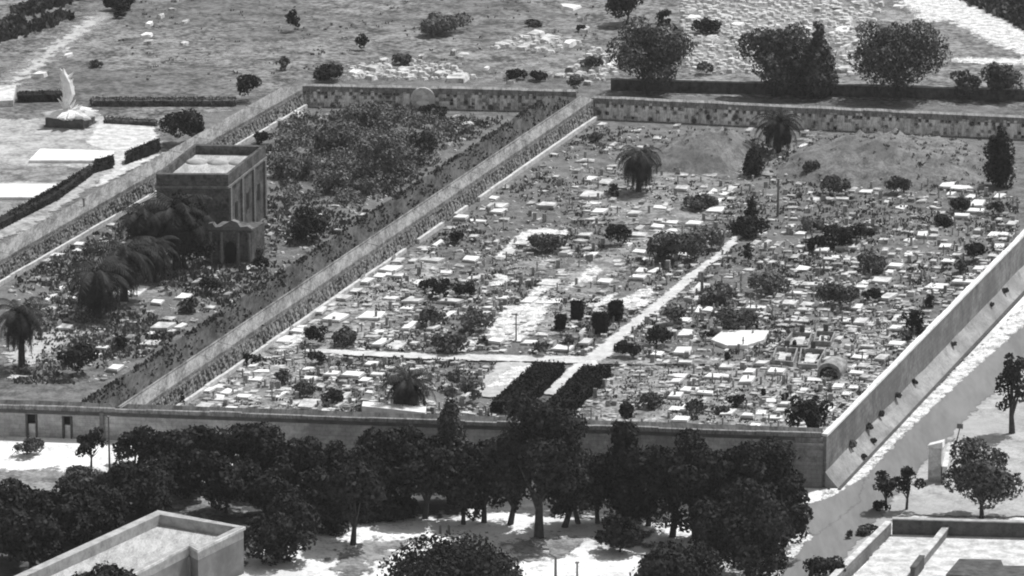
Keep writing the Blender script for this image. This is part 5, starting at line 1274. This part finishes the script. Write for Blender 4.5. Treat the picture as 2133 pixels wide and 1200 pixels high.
# rocks in the fields
items = []
for ri, (x, y, w_, h_) in enumerate(rocks):
    P0 = G(x, y+1.5); s = scale_at(P0); wd = w_/s; dp = max(.8, h_/(s*sind(P0))); k = 8
    b0 = []; ph = rng.random()
    for i in range(k):
        a_ = ph+i*2*PI/k; q = .8+.3*rng.random(); e = (abs(math.cos(a_))**.6)*np.sign(math.cos(a_)), (abs(math.sin(a_))**.6)*np.sign(math.sin(a_))
        b0.append(U*(e[0]*wd/2*q)+V*(e[1]*dp/2*q))
    h0 = .3+.5*rng.random(); t = MB(); b0 = [p*(.75+.45*rng.random()) for p in b0]; t.prism([Vector((p.x, p.y, -.05)) for p in b0], [Vector((p.x*.85, p.y*.85, h0*(.7+.5*rng.random()))) for p in b0])
    o = link('stone_block', mesh_np('stone_block', t.v, t.f, M['white2' if rng.random() < .3 else 'palegrey']), None, (P0.x, P0.y, 0))
    o['category'] = 'stone'; o['group'] = 'pale stones in the far field'
    items.append(dict(x=x, y=y, look='large pale' if w_*h_ > 330 else 'small pale', obj=o))
LM2 = [(612, 35, 'the lone field bush'), (130, 200, 'the jagged monument'), (518, 180, 'the spiky shrub'), (685, 152, 'the low clipped bush'), (840, 125, 'the bush in the rubble'), (1100, 160, 'the two dark bushes by the back wall'),
  (1195, 175, 'the bush at the rampart junction'), (1345, 110, 'the big rounded tree'), (1212, 58, 'the tiny bush at the top'), (1615, 100, 'the joined crowns'), (1870, 110, 'the widest back tree'), (885, 300, 'the dark sided bush'), (255, 20, 'the bush beside the track'), (1470, 60, 'the bush between the crowns')]
assign_labels(items, 'stone block', LM2)

# weeds: one object of leaf tufts over the rough ground
def tufts(name, polys, n, hmin, hmax, m, lab, avoid=(), clump=5):
    avoid = list(avoid)+bright
    xs_ = [p[0] for pl in polys for p in pl]; ys_ = [p[1] for pl in polys for p in pl]; C_ = []; S_ = []
    while len(C_) < n:
        x, y = rng.uniform(min(xs_), max(xs_)), rng.uniform(min(ys_), max(ys_))
        if not any(inside(pl, x, y) for pl in polys) or any(inside(p, x, y) for p in avoid): continue
        P0 = G(x, y); nz = math.sin(P0.x*.31+2*math.sin(P0.y*.11))+math.sin(P0.y*.19+P0.x*.07)
        if nz+rng.normal()*.8 < -.2: continue
        hz_ = MOUNDS.ray_cast(Vector((P0.x, P0.y, 20)), Vector((0, 0, -1)))[0]
        C_.append((P0.x, P0.y, max(0, hz_.z) if hz_ is not None else 0)); S_.append(rng.uniform(hmin, hmax))
    C_ = np.repeat(np.array(C_), clump, axis=0); S_ = np.repeat(np.array(S_), clump)[:, None]; N_ = len(C_)
    c = C_+rng.normal(size=(N_, 3))*np.array([.45, .45, 0])*S_*1.4; th = rng.random(N_)*2*PI
    a_ = np.stack([np.cos(th), np.sin(th), np.zeros(N_)], 1)*S_*.35; up = np.stack([rng.normal(size=N_)*.4, rng.normal(size=N_)*.4, np.ones(N_)], 1)*S_
    v = np.stack([c-a_, c+a_, c+a_*.6+up, c-a_*.6+up*.85], 1).reshape(-1, 3)
    tag(link(name, mesh_np(name, v, np.arange(4*N_).reshape(N_, 4), M[m])), lab, 'weeds', kind='stuff')
tufts('weeds', [RIGHTP], 7000, .10, .36, 'tuft', 'low grey weeds growing among the graves', PATHS)
tufts('weeds', [LEFTP], 4500, .15, .55, 'tuft', 'overgrown grey weeds in the left burial ground')
tufts('weeds', [[(1400, 268), (1560, 270), (2060, 285), (2060, 400), (1650, 375), (1380, 365)]], 300, .15, .45, 'tuft', 'tall dry grass on and around the mounds')
tufts('weeds', [RIGHTP, LEFTP], 2600, .15, .5, 'leaf2', 'dark low weeds between the graves', PATHS)
tufts('scrub', [[(240, 0), (1250, 0), (1240, 165), (640, 155), (300, 210), (220, 60)]], 260, .12, .4, 'tuft', 'sparse scrub across the far field')
tufts('scrub', [[(30, 28), (110, -5), (170, -8), (60, 34)], [(60, 62), (110, 34), (165, 28), (110, 56)], [(-20, 60), (30, 40), (60, 70), (-20, 92)], [(1990, -10), (2150, -10), (2150, 68), (2121, 48)]], 1100, .4, 1.3, 'leaf2', 'dark scrub in the upper corners of the view', clump=7)
d, n, L = frame(mid0, mid1); N_ = 5200
u = rng.random(N_)*L; kk = np.where(rng.random(N_) < .45, -7.2+np.abs(rng.normal(size=N_))*.5, -2.3-rng.random(N_)*4.9)
ok = np.sin(u*.35)+np.sin(u*.83+kk)+rng.normal(size=N_)*.7 > -.3; u, kk = u[ok], kk[ok]; N_ = len(u)
c = np.stack([mid0.x+d.x*u+n.x*kk, mid0.y+d.y*u+n.y*kk, np.full(N_, ZT-.24)], 1); S_ = rng.uniform(.12, .42, N_)[:, None]; th = rng.random(N_)*2*PI
a_ = np.stack([np.cos(th), np.sin(th), np.zeros(N_)], 1)*S_*.5; up = np.stack([rng.normal(size=N_)*.4, rng.normal(size=N_)*.4, np.ones(N_)], 1)*S_
tag(link('weeds', mesh_np('weeds', np.stack([c-a_, c+a_, c+a_*.6+up, c-a_*.6+up*.85], 1).reshape(-1, 3), np.arange(4*N_).reshape(N_, 4), M['leaf2'])), 'dark weeds growing along the earth walk of the middle rampart', 'weeds', kind='stuff')
print('objects', len(bpy.data.objects), 'faces', sum(len(m.polygons) for m in bpy.data.meshes))
